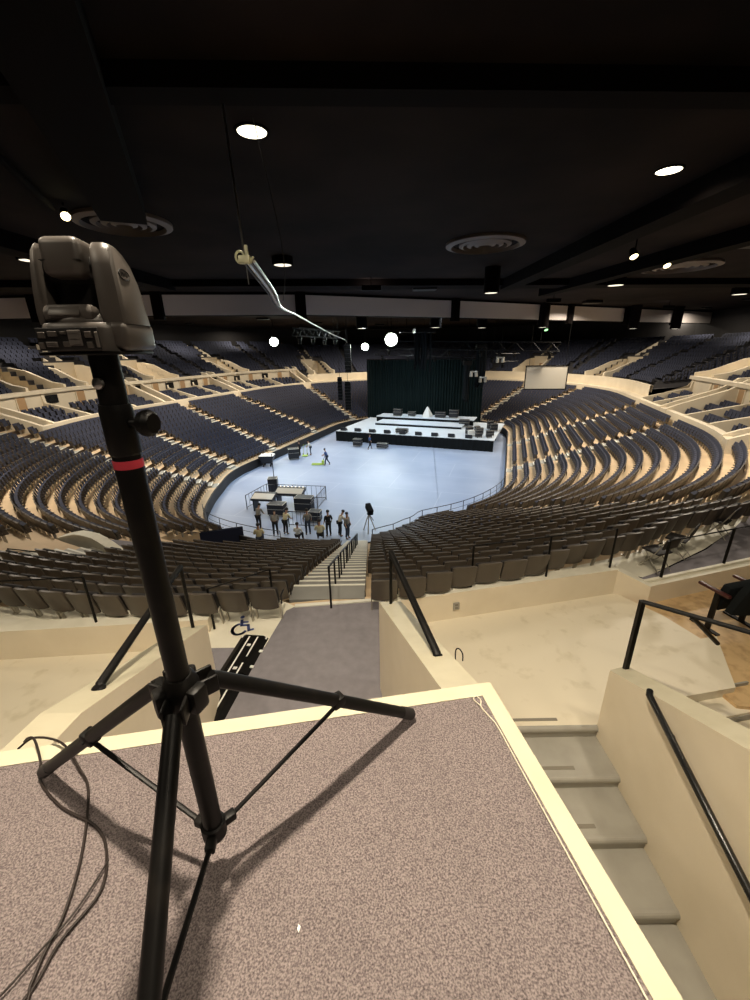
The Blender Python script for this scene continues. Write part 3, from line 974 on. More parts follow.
# low cream walls in front of the seats (tops at CURB)
def curb(a, b, z0a, z0b, zbot, th, name, label, top=None):
    a = V((*a, 0)); b = V((*b, 0)); d = (b - a).normalized(); n = V((-d.y, d.x, 0))
    mb = MB(); mb.use(M['cream'])
    def s(p, z): return V((p.x, p.y, z))
    mb.add([s(a, zbot), s(b, zbot), s(b, z0b), s(a, z0a), s(a + n * th, zbot), s(b + n * th, zbot), s(b + n * th, z0b), s(a + n * th, z0a)],
           [[0, 1, 2, 3], [5, 4, 7, 6], [4, 0, 3, 7], [1, 5, 6, 2]])
    mb.use(top or M['pale']).add([s(a, z0a), s(b, z0b), s(b + n * th, z0b), s(a + n * th, z0a)], [[0, 1, 2, 3]])
    return struct(mb, name, None, label, 'wall')
curb((-9.5, 5.68), (-3.05, 6.10), CURB, CURB, -3.9, 0.28, 'wall_curb_left', 'low cream wall behind the near left back row')
curb((0.30, 6.56), (5.20, 7.60), CURB, CURB, -3.9, 0.28, 'wall_curb_right', 'low cream wall with an outlet behind the near right back row')
curb((0.32, 4.70), (0.32, 6.60), CURB, CURB, -3.9, 0.16, 'wall_curb_side', 'short cream kerb between the landing and the right walkway')
curb((5.14, 7.62), (5.76, 7.30), CURB, -3.16, -3.9, 0.2, 'wall_curb_return', 'short sloping cream return at the end of the right low wall')
curb((5.74, 7.32), (11.5, 8.98), -3.16, -3.16, -4.2, 0.2, 'wall_curb_end', 'lower cream wall below the grey carpet strip')
mb = MB()
d = V((5.76, 1.66, 0)).normalized(); n_ = V((-d.y, d.x, 0)); a = V((5.74, 7.32, -3.16)) + n_ * 0.12
mb.prism([a, a + d * 6, a + d * 6 + n_ * .07, a + n_ * .07], (0, 0, 0.06))
struct(mb, 'trim_curb', M['pale'], 'pale raised lip on top of the lower right wall', 'trim')

# cream walkways below those walls
mb = MB()
mb.prism([(-9.5, 0.5, CF), (-2.6, 0.5, CF), (-2.6, 6.2, CF), (-9.5, 5.8, CF)], (0, 0, -0.3))
struct(mb, 'floor_walkway_left', M['cream_floor'], 'cream walkway floor left of the tripod below the seats', 'floor')
mb = MB()
mb.prism([(0.35, 1.7, CF), (0.35, 4.31, CF), (0.3, 6.7, CF), (5.23, 7.66, CF), (5.75, 6.8, CF), (5.98, 6.1, CF), (6.32, 6.16, CF), (5.66, 4.95, CF), (4.32, 4.72, CF), (3.3, 4.55, CF), (3.16, 4.31, CF), (0.8, 4.31, CF), (0.8, 1.7, CF)], (0, 0, -0.3))
struct(mb, 'floor_walkway_right', M['cream_floor'], 'cream walkway floor with scuff marks right of the platform', 'floor')
mb = MB()
mb.prism([(5.0, 7.7, CF - .1), (14, 10.2, CF - .1), (14, -2.0, CF - .1), (6.3, -2.0, CF - .1), (6.1, 4.6, CF - .1), (5.5, 4.7, CF - .1)], (0, 0, -0.2))
struct(mb, 'floor_wood', M['wood'], 'worn orange brown floor under the black armchair', 'floor')

# stair going down beside the platform
mb = MB()
for j in range(8):
    z1 = CF - 0.18 * (j + 1); y1 = 4.31 - 0.6 * j; y0 = y1 - 0.6
    mb.use(M['step_gray'])
    mb.box((1.9, (y0 + y1) / 2, z1 - 0.15), (2.6, 0.6, 0.3))
    mb.box((1.9, y1 - 0.01, z1 + 0.07), (2.6, 0.04, 0.16))
    mb.tube([(0.6, y1 + 0.0, z1 + 0.130), (3.16, y1 + 0.0, z1 + 0.130)], 0.052, 16)
    mb.use(M['groove']).box((1.75, y0 + 0.11, z1 + 0.003), (1.7, 0.045, 0.008))
mb.use(M['groove']).box((1.75, 4.42, CF + 0.003), (1.7, 0.045, 0.008))
struct(mb, 'floor_stair', None, 'grey painted steps with rounded nosings beside the platform', 'stairs')
mb = MB()
for j in range(5):
    z1 = CF - 0.16 * (j + 1)
    o = V((-0.04, -0.42, 0)) * j
    a = V((3.35, 4.66, z1)) + o; b = V((6.0, 5.12, z1)) + o
    mb.use(M['cream_floor']).prism([a, b, b + V((-.04, -.44, 0)), a + V((-.04, -.44, 0))], (0, 0, -0.3))
    mb.use(M['step_gray']).prism([a + V((0, 0, .02)), b + V((0, 0, .02)), b + V((0, -.03, .02)), a + V((0, -.03, .02))], (0, 0, 0.10))
struct(mb, 'floor_stair_right', None, 'cream steps going down behind the right parapet', 'stairs')

# parapets
def parapet(name, inner, outer, zt, zbot, label, trim=0.0):
    """inner/outer: matching plan points; zt: top heights at those points"""
    n = len(inner)
    mb = MB()
    vi = [V((x, y, z)) for (x, y), z in zip(inner, zt)]; vo = [V((x, y, z)) for (x, y), z in zip(outer, zt)]
    bi = [V((p.x, p.y, zbot)) for p in vi]; bo = [V((p.x, p.y, zbot)) for p in vo]
    mb.use(M['cream']); mb.strip(bi, vi); mb.strip(vo, bo)
    mb.add([bi[0], bo[0], vo[0], vi[0]], [[0, 1, 2, 3]]); mb.add([bi[-1], bo[-1], vo[-1], vi[-1]], [[0, 1, 2, 3]])
    mb.use(M['cream_trim']); mb.strip(vi, vo)
    return struct(mb, name, None, label, 'parapet')
parapet('wall_parapet_right', [(0.03, 4.73), (0.44, 2.36), (0.55, 1.72)], [(0.33, 4.73), (0.72, 2.40), (0.80, 1.72)], [-1.64, -0.74, -0.45], -4.0,
        'sloped cream parapet between the carpet landing and the right walkway')
parapet('wall_parapet_left', [(-2.32, 4.60), (-1.95, 2.02), (-1.80, 1.25)], [(-2.63, 4.55), (-2.22, 2.02), (-2.05, 1.2)], [-1.87, -0.60, -0.35], -4.0,
        'sloped cream parapet between the left walkway and the carpet landing')
parapet('wall_parapet_stair', [(3.13, 4.31), (3.15, 2.42), (3.18, -0.5)], [(3.40, 4.38), (3.42, 2.5), (3.45, -0.5)], [-2.5, -1.62, -0.3], -5.6,
        'sloped cream parapet right of the grey steps')

def handrail_bar(a, b, label, r=0.038, post=None):
    o = thing('handrail', label, 'handrail', a)
    mb = MB(); a = V(a); b = V(b)
    d = (b - a).normalized()
    mb.tube([a + V((0, 0, -0.03)), a + d * 0.04, b - d * 0.05, b], r, 12, flat=0.75); mb.build('bar', M['black'], o, smooth=True)
    mb = MB(); mb.lathe([(0.05, 0), (0.05, 0.015), (0.035, 0.03)], a + V((0, 0, -0.02)), 14); mb.build('base_plate', M['black'], o)
    if post:
        mb = MB(); mb.tube([b, V(post)], 0.022, 10); mb.build('post', M['black'], o, smooth=True)
handrail_bar((0.53, 2.85, -0.92), (0.19, 4.62, -0.82), 'black handrail bar rising off the right landing parapet', post=(0.19, 4.62, -1.63))
handrail_bar((-2.14, 2.42, -0.78), (-2.45, 4.48, -0.90), 'black handrail bar rising off the left landing parapet', post=(-2.45, 4.48, -1.85))

def guard(pts, label, h=0.92, rail_r=0.013, zs=None, r=0.022):
    o = thing('guard_rail', label, 'railing', pts[0])
    tops = []
    for p in pts:
        p = V(p); q = p + V((0, 0, h)); tops.append(q)
        mb = MB(); mb.tube([p, q], r, 10); mb.build('post', M['black'], o, smooth=True)
    mb = MB(); mb.tube(tops, rail_r, 8); mb.build('top_rail', M['black'], o, smooth=True)
guard([(-8.6, 5.88, CURB), (-5.05, 6.10, CURB)], 'thin black guard rail on the left low wall')
guard([(-3.0, 6.2, LAND), (-2.05, 6.85, LAND)], 'short black guard rail beside the wheelchair space', h=0.85)
guard([(1.9, 7.03, CURB), (3.55, 7.38, CURB), (5.06, 7.70, CURB)], 'thin black guard rail on the right low wall')
guard([(6.15, 7.60, -3.16), (7.95, 8.14, -3.16), (9.9, 8.70, -3.16)], 'black guard rail on the lower right wall by the grey carpet', r=0.03, rail_r=0.014)

# big rail on the stair parapet
o = thing('stair_rail', 'heavy black rail with post on top of the right stair parapet', 'railing', (3.36, 4.2, -2.5))
mb = MB(); mb.box((3.33, 4.30, -1.96), (0.055, 0.055, 1.12)); mb.build('post', M['black'], o)
mb = MB(); mb.tube([(3.33, 4.30, -1.41), (4.17, 3.69, -1.42), (5.2, 2.94, -1.44)], 0.034, 10, flat=0.8); mb.build('top_rail', M['black'], o, smooth=True)
mb = MB(); mb.tube([(3.74, 4.0, -1.43), (4.30, 4.15, -1.95)], 0.028, 10); mb.build('brace', M['black'], o, smooth=True)
# wall mounted rail
o = thing('wall_handrail', 'black tubular handrail bracketed to the face of the right stair parapet', 'handrail', (3.06, 3.5, -2.1))
mb = MB(); mb.tube([(3.10, 3.56, -2.10), (3.055, 3.50, -2.10), (3.055, 2.0, -2.68), (3.055, 0.6, -3.2)], 0.036, 12); mb.build('rail', M['black_gloss'], o, smooth=True)
for y, z in ((3.15, -2.26), (1.75, -2.80)):
    mb = MB(); mb.tube([(3.055, y, z), (3.09, y, z - 0.06), (3.14, y, z - 0.06)], 0.013, 8); mb.lathe([(0.035, 0), (0.03, 0.012)], (3.132, y, z - .06), 12, (-1, 0, 0)); mb.build('bracket', M['black'], o, smooth=True)

# outlet box on the low right wall
o = thing('wall_outlet', 'small grey outlet plate on the low right cream wall', 'outlet', (1.58, 6.82, -3.2))
rz = math.radians(12)
mb = MB(); mb.bbox((1.58, 6.815, -3.2), (0.13, 0.03, 0.16), 0.006, rz); mb.build('plate', M['step_gray'], o)
for dz in (-0.035, 0.035):
    mb = MB(); mb.bbox((1.583, 6.80, -3.2 + dz), (0.06, 0.012, 0.045), 0.004, rz); mb.build('socket', M['groove'], o)

# wheelchair symbol painted on the pale floor
def wheelchair():
    mb = MB()
    c = V((-2.5, 6.28, LAND + 0.004)); ux = V((1, 0.10, 0)).normalized(); uy = V((-0.10, 1, 0)).normalized()
    def q(x, y): return c + ux * x * .8 + uy * y * .8
    def stroke(pts, w=0.055):
        for a, b in zip(pts, pts[1:]):
            a, b = q(*a), q(*b); d = (b - a).normalized(); n = V((-d.y, d.x, 0)) * w / 2; e = d * w * .4
            mb.add([a - n - e, b - n + e, b + n + e, a + n - e], [[0, 1, 2, 3]])
    arc = [(-0.05 + 0.16 * math.cos(t), -0.13 + 0.19 * math.sin(t)) for t in [math.radians(110 + 13 * i) for i in range(18)]]
    stroke(arc)
    stroke([(-0.06, 0.20), (-0.03, 0.0), (0.12, 0.0), (0.17, -0.20), (0.25, -0.17)])
    stroke([(-0.05, 0.12), (0.08, 0.12)])
    hd = [q(-0.07 + 0.05 * math.cos(t), 0.32 + 0.06 * math.sin(t)) for t in [2 * PI * i / 14 for i in range(14)]]
    mb.add(hd, [list(range(14))])
    return tag(mb.build('wheelchair_symbol', M['blue_paint']), 'blue wheelchair symbol painted on the pale floor', 'floor marking')
wheelchair()

# cable ramp
o = thing('cable_ramp', 'black cable protector ramp with white stripes on the landing carpet', 'cable ramp', (-2.2, 5.3, LAND))
def cramp():
    a = V((-2.40, 4.15, LAND)); b = V((-2.18, 5.95, LAND))
    d = (b - a).normalized(); n = V((d.y, -d.x, 0)); L = (b - a).length
    mb = MB()
    for s in range(2):
        p = a + d * (L / 2 * s + .01); e = d * (L / 2 - .02)
        mb.prism([p - n * .25, p - n * .16 + V((0, 0, .05)), p + n * .16 + V((0, 0, .05)), p + n * .25], e)
    mb.build('body', M['black'], o)
    for s, r0, r1 in ((-0.075, 0.03, 0.97), (0.075, 0.03, 0.62), (0.075, 0.70, 0.97)):
        mb = MB(); p = a + d * L * r0 + n * s + V((0, 0, .05)); e = d * L * (r1 - r0)
        mb.prism([p - n * .012, p + n * .012, p + n * .012 + V((0, 0, .006)), p - n * .012 + V((0, 0, .006))], e); mb.build('stripe', M['white'], o)
    for f, s in ((0.12, 0), (0.55, 0.0), (0.85, 0.0), (0.3, -0.24), (0.6, 0.24), (0.98, -0.2), (0.98, 0.2), (0.8, 0.25)):
        mb = MB(); p = a + d * L * f + n * s + V((0, 0, 0.055 if abs(s) < .2 else .02)); mb.box(p, (0.05, 0.06, 0.012), math.atan2(d.y, d.x)); mb.build('tab', M['white'], o)
cramp()

# ------------------------------------------------------------------ armchair at the right
def armchair():
    o = thing('armchair', 'black padded theatre chair with maroon armrests on the orange floor', 'chair', (6.55, 6.25, CF - .1))
    rz = math.radians(14)
    R_ = Matrix.Translation((6.82, 6.67, CF - .1)) @ Matrix.Rotation(rz, 4, 'Z') @ Matrix.Scale(1.28, 4)
    def part(name, m, fn):
        mb = MB(); fn(mb); mb.v = [tuple(R_ @ V(p)) for p in mb.v]; return mb.build(name, m, o, smooth=True)
    # chairs face away; back curved shell
    for dx in (0, 0.68):
        def back(mb):
            n = 8
            fr = []; bk = []
            for zi in range(7):
                z = 0.40 + 0.62 * zi / 6
                for xi in range(n + 1):
                    f = -1 + 2 * xi / n
                    w = 0.30 * (1 - 0.25 * (zi / 6) ** 3)
                    zz = z - (0.10 * abs(f) ** 3 if zi == 6 else 0.05 * abs(f) ** 3 if zi == 5 else 0)
                    y = -0.24 - 0.22 * (zz - 0.4) - 0.05 * (1 - f * f)
                    fr.append(V((dx + f * w, y + 0.06, zz))); bk.append(V((dx + f * w, y - 0.07 * (1 - .5 * f ** 4), zz)))
            st = len(fr); fs = []
            for zi in range(6):
                for xi in range(n):
                    q = [zi * (n + 1) + xi, zi * (n + 1) + xi + 1, (zi + 1) * (n + 1) + xi + 1, (zi + 1) * (n + 1) + xi]
                    fs.append(q); fs.append([i + st for i in q][::-1])
            loop = list(range(n + 1)) + [zi * (n + 1) + n for zi in range(1, 7)] + [6 * (n + 1) + xi for xi in range(n - 1, -1, -1)] + [zi * (n + 1) for zi in range(5, 0, -1)]
            for i in range(len(loop)):
                j = loop[(i + 1) % len(loop)]; fs.append([loop[i], loop[i] + st, j + st, j])
            mb.add(fr + bk, fs)
        part('backrest', M['black_cloth'], back)
        part('seat', M['black_cloth'], lambda mb: mb.bbox((dx, -0.06, 0.55), (0.56, 0.46, 0.13), 0.04, rx=math.radians(102)))
    for x in (-0.34, 0.34, 1.02):
        part('armrest', M['maroon'], lambda mb: mb.bbox((x, 0.0, 0.66), (0.075, 0.46, 0.05), 0.022))
        part('side_frame', M['black'], lambda mb: (mb.box((x, -0.06, 0.32), (0.035, 0.07, 0.64)), mb.box((x, -0.02, 0.012), (0.07, 0.42, 0.024))))
armchair()

# loose folding chairs on the pale floor
def folding_chair(x, y, rz, label, closed=False):
    o = thing('folding_chair', label, 'chair', (x, y, LAND), 'loose folding chairs on the right')
    R_ = Matrix.Translation((x, y, LAND)) @ Matrix.Rotation(rz, 4, 'Z')
    def part(name, m, fn):
        mb = MB(); fn(mb); mb.v = [tuple(R_ @ V(p)) for p in mb.v]; return mb.build(name, m, o, smooth=True)
    part('seat', M['seat_dark'], lambda mb: mb.bbox((0, 0.02, 0.44), (0.44, 0.42, 0.045), 0.018))
    part('backrest', M['seat_dark'], lambda mb: mb.bbox((0, -0.255, 0.72), (0.44, 0.035, 0.26), 0.015, rx=math.radians(12)))
    for sx in (-0.21, 0.21):
        part('leg', M['seat_metal'], lambda mb: mb.tube([(sx, 0.22, 0.0), (sx, -0.10, 0.44), (sx, -0.28, 0.84)], 0.012, 8))
        part('leg', M['seat_metal'], lambda mb: mb.tube([(sx * .9, -0.26, 0.0), (sx * .9, 0.16, 0.43)], 0.012, 8))
    part('stretcher', M['seat_metal'], lambda mb: (mb.tube([(-0.21, 0.17, 0.08), (0.21, 0.17, 0.08)], 0.009, 8), mb.tube([(-.19, -0.2, 0.08), (.19, -0.2, 0.08)], 0.009, 8)))
folding_chair(6.35, 8.12, math.radians(18), 'black folding chair nearest the grey carpet, left of the loose three')
folding_chair(7.25, 8.72, math.radians(40), 'black folding chair turned sideways, middle of the loose three')
folding_chair(9.05, 9.72, math.radians(35), 'black folding chair at the right edge, farthest of the loose three')

# ------------------------------------------------------------------ tripod
HUB = V((-0.53, 0.85, 0.74)); TX, TY = -0.53, 0.85
o = thing('tripod_stand', 'tall black tripod stand on the mauve carpet holding the camera', 'tripod', (TX, TY, 0))
feet = [V((0.14, 1.40, 0.016)), V((-1.345, 1.16, 0.016)), V((-0.39, -0.02, 0.016))]
mb = MB(); mb.tube([(TX, TY, 0.17), (TX, TY, 1.43)], 0.0285, 20); mb.build('outer_column', M['black'], o, smooth=True)
mb = MB(); mb.tube([(TX, TY, 1.42), (TX, TY, 1.60)], 0.0265, 20); mb.build('inner_pole', M['black'], o, smooth=True)
mb = MB()
mb.lathe([(0.029, 0), (0.0315, 0.005), (0.0315, 0.09), (0.030, 0.10), (0.029, 0.105)], (TX, TY, 1.40), 20); mb.build('pole_collar', M['black'], o, smooth=True)
mb = MB(); mb.lathe([(0.0295, 0), (0.0295, 0.018)], (TX, TY, 1.372), 24); pk = mb.build('tape_band', M['pink'], o, smooth=True); pk['label'] = 'pink tape band'
mb = MB(); mb.tube([(TX + 0.03, TY - 0.01, 1.468), (TX + 0.065, TY - 0.02, 1.468)], 0.009, 10); mb.lathe([(0.012, 0), (0.026, 0.006), (0.028, 0.02), (0.020, 0.03)], (TX + 0.055, TY - 0.015, 1.468), 9, (1, -0.25, 0)); mb.build('clamp_knob', M['black'], o, smooth=True)
mb = MB(); mb.lathe([(0.011, 0), (0.011, 0.006), (0.006, 0.009)], (TX - 0.004, TY - 0.027, 1.548), 14, (-0.1, -1, 0)); b_ = mb.build('bolt', M['silver'], o, smooth=True); b_['label'] = 'silver bolt'
# hub: star shaped collar with clevis lugs
mb = MB()
mb.lathe([(0.033, -0.065), (0.044, -0.055), (0.047, -0.03), (0.047, 0.03), (0.040, 0.05), (0.033, 0.062)], HUB, 20)
for f in feet:
    d = V((f.x - TX, f.y - TY, 0)).normalized(); n = V((-d.y, d.x, 0))
    for s in (-1, 1):
        c = HUB + d * 0.058 + n * 0.024 * s
        mb.bbox(c, (0.062, 0.011, 0.056), 0.006, math.atan2(d.y, d.x))
    e = -d
    mb.bbox(HUB + e * 0.052, (0.035, 0.05, 0.075), 0.01, math.atan2(e.y, e.x))
mb.build('hub', M['black'], o, smooth=True)
LOW = V((TX, TY, 0.185))
mb = MB(); mb.lathe([(0.030, -0.03), (0.037, -0.025), (0.037, 0.025), (0.031, 0.03)], LOW, 20)
for f in feet:
    d = V((f.x - TX, f.y - TY, 0)).normalized()
    mb.bbox(LOW + d * 0.045, (0.05, 0.03, 0.03), 0.006, math.atan2(d.y, d.x))
mb.build('lower_collar', M['black'], o, smooth=True)
for f in feet:
    d = V((f.x - TX, f.y - TY, 0)).normalized()
    a = HUB + d * 0.075 + V((0, 0, 0.005)); b = f + V((0, 0, 0.02))
    ax = (b - a).normalized()
    mb = MB(); mb.tube([a, a + ax * 0.03, b - ax * 0.03, b], [0.021, 0.023, 0.023, 0.023], 12); leg = mb.build('leg', M['black'], o, smooth=True)
    mb = MB(); mb.tube([b - ax * 0.07, b + ax * 0.012], [0.025, 0.026], 12); mb.build('foot_cap', M['seat_dark'], leg, smooth=True).location = -V(o['_base'])
    mid = a.lerp(b, 0.52)
    mb = MB(); mb.tube([LOW + d * 0.055, mid - V((0, 0, 0.02))], 0.0085, 8, flat=0.7); mb.build('brace', M['black'], o, smooth=True)
    mb = MB(); mb.bbox(mid, (0.05, 0.046, 0.045), 0.008, math.atan2(d.y, d.x)); mb.lathe([(0.006, 0), (0.006, 0.01)], mid + V((-d.y, d.x, 0)) * 0.022, 8, V((-d.y, d.x, 0))); mb.build('leg_bracket', M['black'], leg, smooth=True).location = -V(o['_base'])

# ------------------------------------------------------------------ PTZ camera
def ptz():
    base = V((TX - 0.004, TY, 1.60))
    o = thing('video_camera', 'grey robotic video camera head mounted on top of the tripod', 'camera', base)
    R_ = Matrix.Translation(base) @ Matrix.Rotation(math.radians(2), 4, 'Z') @ Matrix.Scale(0.86, 4)
    def part(name, m, fn, parent=None, sub=0, smooth=True):
        mb = MB(); fn(mb); mb.v = [tuple(R_ @ V(p)) for p in mb.v]; return mb.build(name, m, parent or o, smooth=smooth, sub=sub)
    # local: -Y is the back with the sockets (towards the viewer), +Y the lens side
    part('mount_plate', M['black'], lambda mb: mb.bbox((0, 0.0, 0.004), (0.17, 0.15, 0.008), 0.003))
    def basebody(mb):
        n = 28
        prof = [(1.0, 0.008), (1.0, 0.052), (0.975, 0.060), (0.93, 0.064)]
        vs = []; fs = []
        for s, z in prof:
            for k in range(n):
                t = 2 * PI * k / n
                cx, sy = math.cos(t), math.sin(t)
                x = 0.084 * (abs(cx) ** 0.55) * (1 if cx >= 0 else -1) * s
                y = 0.080 * (abs(sy) ** 0.55) * (1 if sy >= 0 else -1) * s
                vs.append(V((x, y, z)))
        for i in range(len(prof) - 1):
            for k in range(n): fs.append([i * n + k, i * n + (k + 1) % n, (i + 1) * n + (k + 1) % n, (i + 1) * n + k])
        fs.append(list(range(n))[::-1]); fs.append([(len(prof) - 1) * n + k for k in range(n)])
        mb.add(vs, fs)
    part('base', M['ptz'], basebody)
    pan = part('connector_panel', M['ptz_dark'], lambda mb: mb.bbox((-0.012, -0.0795, 0.032), (0.125, 0.006, 0.044), 0.002))
    ports = [(-0.062, 0.040, .014, .012), (-0.04, 0.042, .018, .010), (-0.018, 0.044, .012, .006), (-0.045, 0.022, .022, .010), (-0.015, 0.022, .014, .010), (0.004, 0.034, .026, .030), (0.032, 0.040, .014, .012), (0.032, 0.020, .012, .012), (0.048, 0.03, .006, .03), (-0.066, 0.02, .01, .012)]
    for i, (x, z, w, h) in enumerate(ports):
        def pf(mb, x=x, z=z, w=w, h=h):
            mb.bbox((x, -0.0835, z), (w, 0.004, h), 0.001)
            if w > 0.02: 
                for q in range(3): mb.box((x, -0.086, z - h * .35 + q * h * .35), (w * .7, 0.002, h * .12))
        pp = part('port', M['ptz_port'] if i in (3, 5, 8) else M['ptz'], pf, pan, smooth=False); pp.location = -V(o['_base'])
    # turntable and saddle
    part('turntable', M['ptz'], lambda mb: (mb.lathe([(0.074, 0.064), (0.074, 0.070), (0.069, 0.078), (0.060, 0.084)], (0, 0, 0), 28), mb.bbox((-0.010, -0.040, 0.078), (0.106, 0.06, 0.036), 0.014, rx=math.radians(-16)), mb.bbox((-0.014, -0.066, 0.084), (0.066, 0.012, 0.022), 0.005, rx=math.radians(-30))))
    # yoke arms: rounded plates, outline in the Y-Z plane
    def arm(mb, x0, x1, thick_bottom=0.0):
        prof = [(-0.056, 0.062), (-0.058, 0.085), (-0.054, 0.13), (-0.048, 0.175), (-0.041, 0.203), (-0.030, 0.216), (-0.012, 0.215), (0.012, 0.205), (0.034, 0.184), (0.050, 0.150), (0.060, 0.11), (0.068, 0.062)]
        n = len(prof)
        sgn = 1 if x1 > x0 else -1
        lay = [(x0, 0.92), (x0 + (x1 - x0) * 0.12, 1.0), (x0 + (x1 - x0) * 0.6, 1.0), (x0 + (x1 - x0) * 0.9, 0.93), (x1, 0.80)]
        vs = []; fs = []
        for x, s in lay:
            for (y, z) in prof:
                f = (z - 0.062) / 0.154
                xx = x - sgn * 0.012 * f * f * (1 if abs(x) > 0.07 else 0.3)
                vs.append(V((xx, y * s, 0.062 + (z - 0.062) * (1 if s > .98 else (0.985 if s > 0.9 else 0.96)))))
        for i in range(len(lay) - 1):
            for k in range(n): fs.append([i * n + k, i * n + (k + 1) % n, (i + 1) * n + (k + 1) % n, (i + 1) * n + k])
        fs.append(list(range(n))[::-1]); fs.append([(len(lay) - 1) * n + k for k in range(n)])
        mb.add(vs, fs)
    part('yoke_arm', M['ptz'], lambda mb: arm(mb, -0.062, -0.082))
    part('side_cover', M['ptz'], lambda mb: mb.bbox((0.076, 0.004, 0.037), (0.044, 0.134, 0.058), 0.012, seg=3))
    part('neck', M['ptz_dark'], lambda mb: mb.bbox((-0.006, 0.012, 0.115), (0.106, 0.05, 0.07), 0.01))
    part('yoke_arm', M['ptz'], lambda mb: arm(mb, 0.050, 0.098))
    # oval badge on the right arm
    def badge(mb):
        ring_ = [(0.1005 , 0.004 + 0.020 * math.cos(t), 0.160 + 0.010 * math.sin(t)) for t in [2 * PI * k / 24 for k in range(25)]]
        mb.tube(ring_, 0.0014, 6, cap=False)
        for y, h in ((-0.009, .007), (-0.003, .008), (0.003, .006), (0.009, .008)):
            mb.box((0.1005, 0.004 + y, 0.160), (0.002, 0.0022, h))
    def badge2(mb):
        badge(mb)
        mb.v = [(x - 0.012 * ((z - 0.062) / 0.154) ** 2 - .004, y - .012, z) for x, y, z in mb.v]
    part('badge', M['ptz_dark'], badge2)
    # head: rounded block with lens barrel on the far side
    hd = part('head', M['ptz'], lambda mb: mb.bbox((-0.006, -0.012, 0.186), (0.082, 0.088, 0.074), 0.016, rx=math.radians(-4), seg=4))
    for nm, m, fn in (('head_seam', M['ptz_dark'], lambda mb: mb.box((-0.006, -0.0125, 0.178), (0.0805, 0.0878, 0.0012), rx=math.radians(-4))),
                      ('lens_hood', M['ptz_dark'], lambda mb: mb.lathe([(0.034, 0.0), (0.034, 0.03), (0.028, 0.034), (0.026, 0.02)], (-0.006, 0.028, 0.186), 24, (0, 1, 0))),
                      ('lens', M['black_gloss'], lambda mb: mb.lathe([(0.026, 0.0), (0.02, 0.008), (0.004, 0.011)], (-0.006, 0.05, 0.186), 24, (0, 1, 0))),
                      ('pivot', M['ptz_dark'], lambda mb: mb.tube([(-0.060, 0, 0.17), (0.054, 0, 0.17)], 0.03, 16))):
        part(nm, m, fn, hd).location = -V(o['_base'])
ptz()

# ------------------------------------------------------------------ cables on the platform
def smooth_path(pts, n=6):
    pts = [V(p) for p in pts]; out = []
    for i in range(len(pts) - 1):
        p0 = pts[max(i - 1, 0)]; p1 = pts[i]; p2 = pts[i + 1]; p3 = pts[min(i + 2, len(pts) - 1)]
        for k in range(n):
            t = k / n
            out.append(0.5 * ((2 * p1) + (p2 - p0) * t + (2 * p0 - 5 * p1 + 4 * p2 - p3) * t * t + (3 * p1 - p0 - 3 * p2 + p3) * t ** 3))
    out.append(pts[-1]); return out
def cable(name, pts, r, m, label, z=0.004):
    mb = MB(); mb.tube(smooth_path([(x, y, z if len(q) == 0 else q[0]) for (x, y, *q) in pts]), r, 8)
    return tag(mb.build(name, m, smooth=True), label, 'cable')
cable('cable', [(-1.60, 1.345, -0.03), (-1.555, 1.325, 0.015), (-1.50, 1.30, 0.035), (-1.42, 1.22, 0.008), (-1.359, 1.139), (-1.209, 1.041), (-1.031, 0.97), (-0.942, 0.891), (-0.893, 0.78), (-0.936, 0.665), (-0.942, 0.58), (-0.958, 0.53), (-1.0, 0.35), (-0.9, 0.0)], 0.0048, M['cable'],
      'brown cable making the wide outer loop on the carpet left of the tripod')
cable('cable', [(-1.60, 1.31, -0.03), (-1.52, 1.322, 0.02), (-1.371, 1.285, 0.03), (-1.225, 1.177, 0.012), (-1.139, 1.096), (-1.025, 0.892), (-0.97, 0.732), (-0.964, 0.644), (-0.953, 0.576), (-0.935, 0.53), (-0.90, 0.3)], 0.0048, M['cable'],
      'brown cable crossing under the left tripod foot', 0.005)
cable('cable', [(-0.915, 0.86), (-0.922, 0.80), (-0.938, 0.72), (-0.975, 0.644), (-1.01, 0.568), (-1.06, 0.50), (-1.2, 0.3)], 0.0032, M['cable'], 'thin dark cable branching left at the bottom of the loop', 0.011)
cable('white_cable', [(0.485, 1.47), (0.462, 1.505), (0.478, 1.525), (0.495, 1.50), (0.488, 1.46), (0.515, 1.40), (0.535, 1.35), (0.565, 1.187), (0.613, 0.927), (0.652, 0.722), (0.678, 0.58), (0.72, 0.35), (0.785, 0.0)], 0.0028, M['white_cable'], 'thin white cable along the right edge of the carpet', 0.002)
mb = MB(); mb.tube(smooth_path([(0.70, 2.92, -1.04), (0.70, 2.93, -0.93), (0.725, 2.91, -0.90), (0.75, 2.88, -0.93), (0.75, 2.86, -0.99)]), 0.006, 8)
tag(mb.build('hook', M['black'], smooth=True), 'small black hook on the outer edge of the right landing parapet', 'hook')
mb = MB(); mb.add([(-0.06, 0.615, -0.002), (-0.045, 0.60, 0.004), (-0.05, 0.585, 0.0), (-0.062, 0.598, 0.006)], [[0, 1, 2, 3], [3, 2, 1, 0]])
mb = MB(); mb.prism([(-0.250, 0.695, -0.003), (-0.243, 0.690, -0.003), (-0.246, 0.676, -0.003), (-0.252, 0.684, -0.003)], (0, 0, 0.004))
tag(mb.build('paper_scrap', M['white']), 'tiny white scrap lying on the carpet', 'scrap')

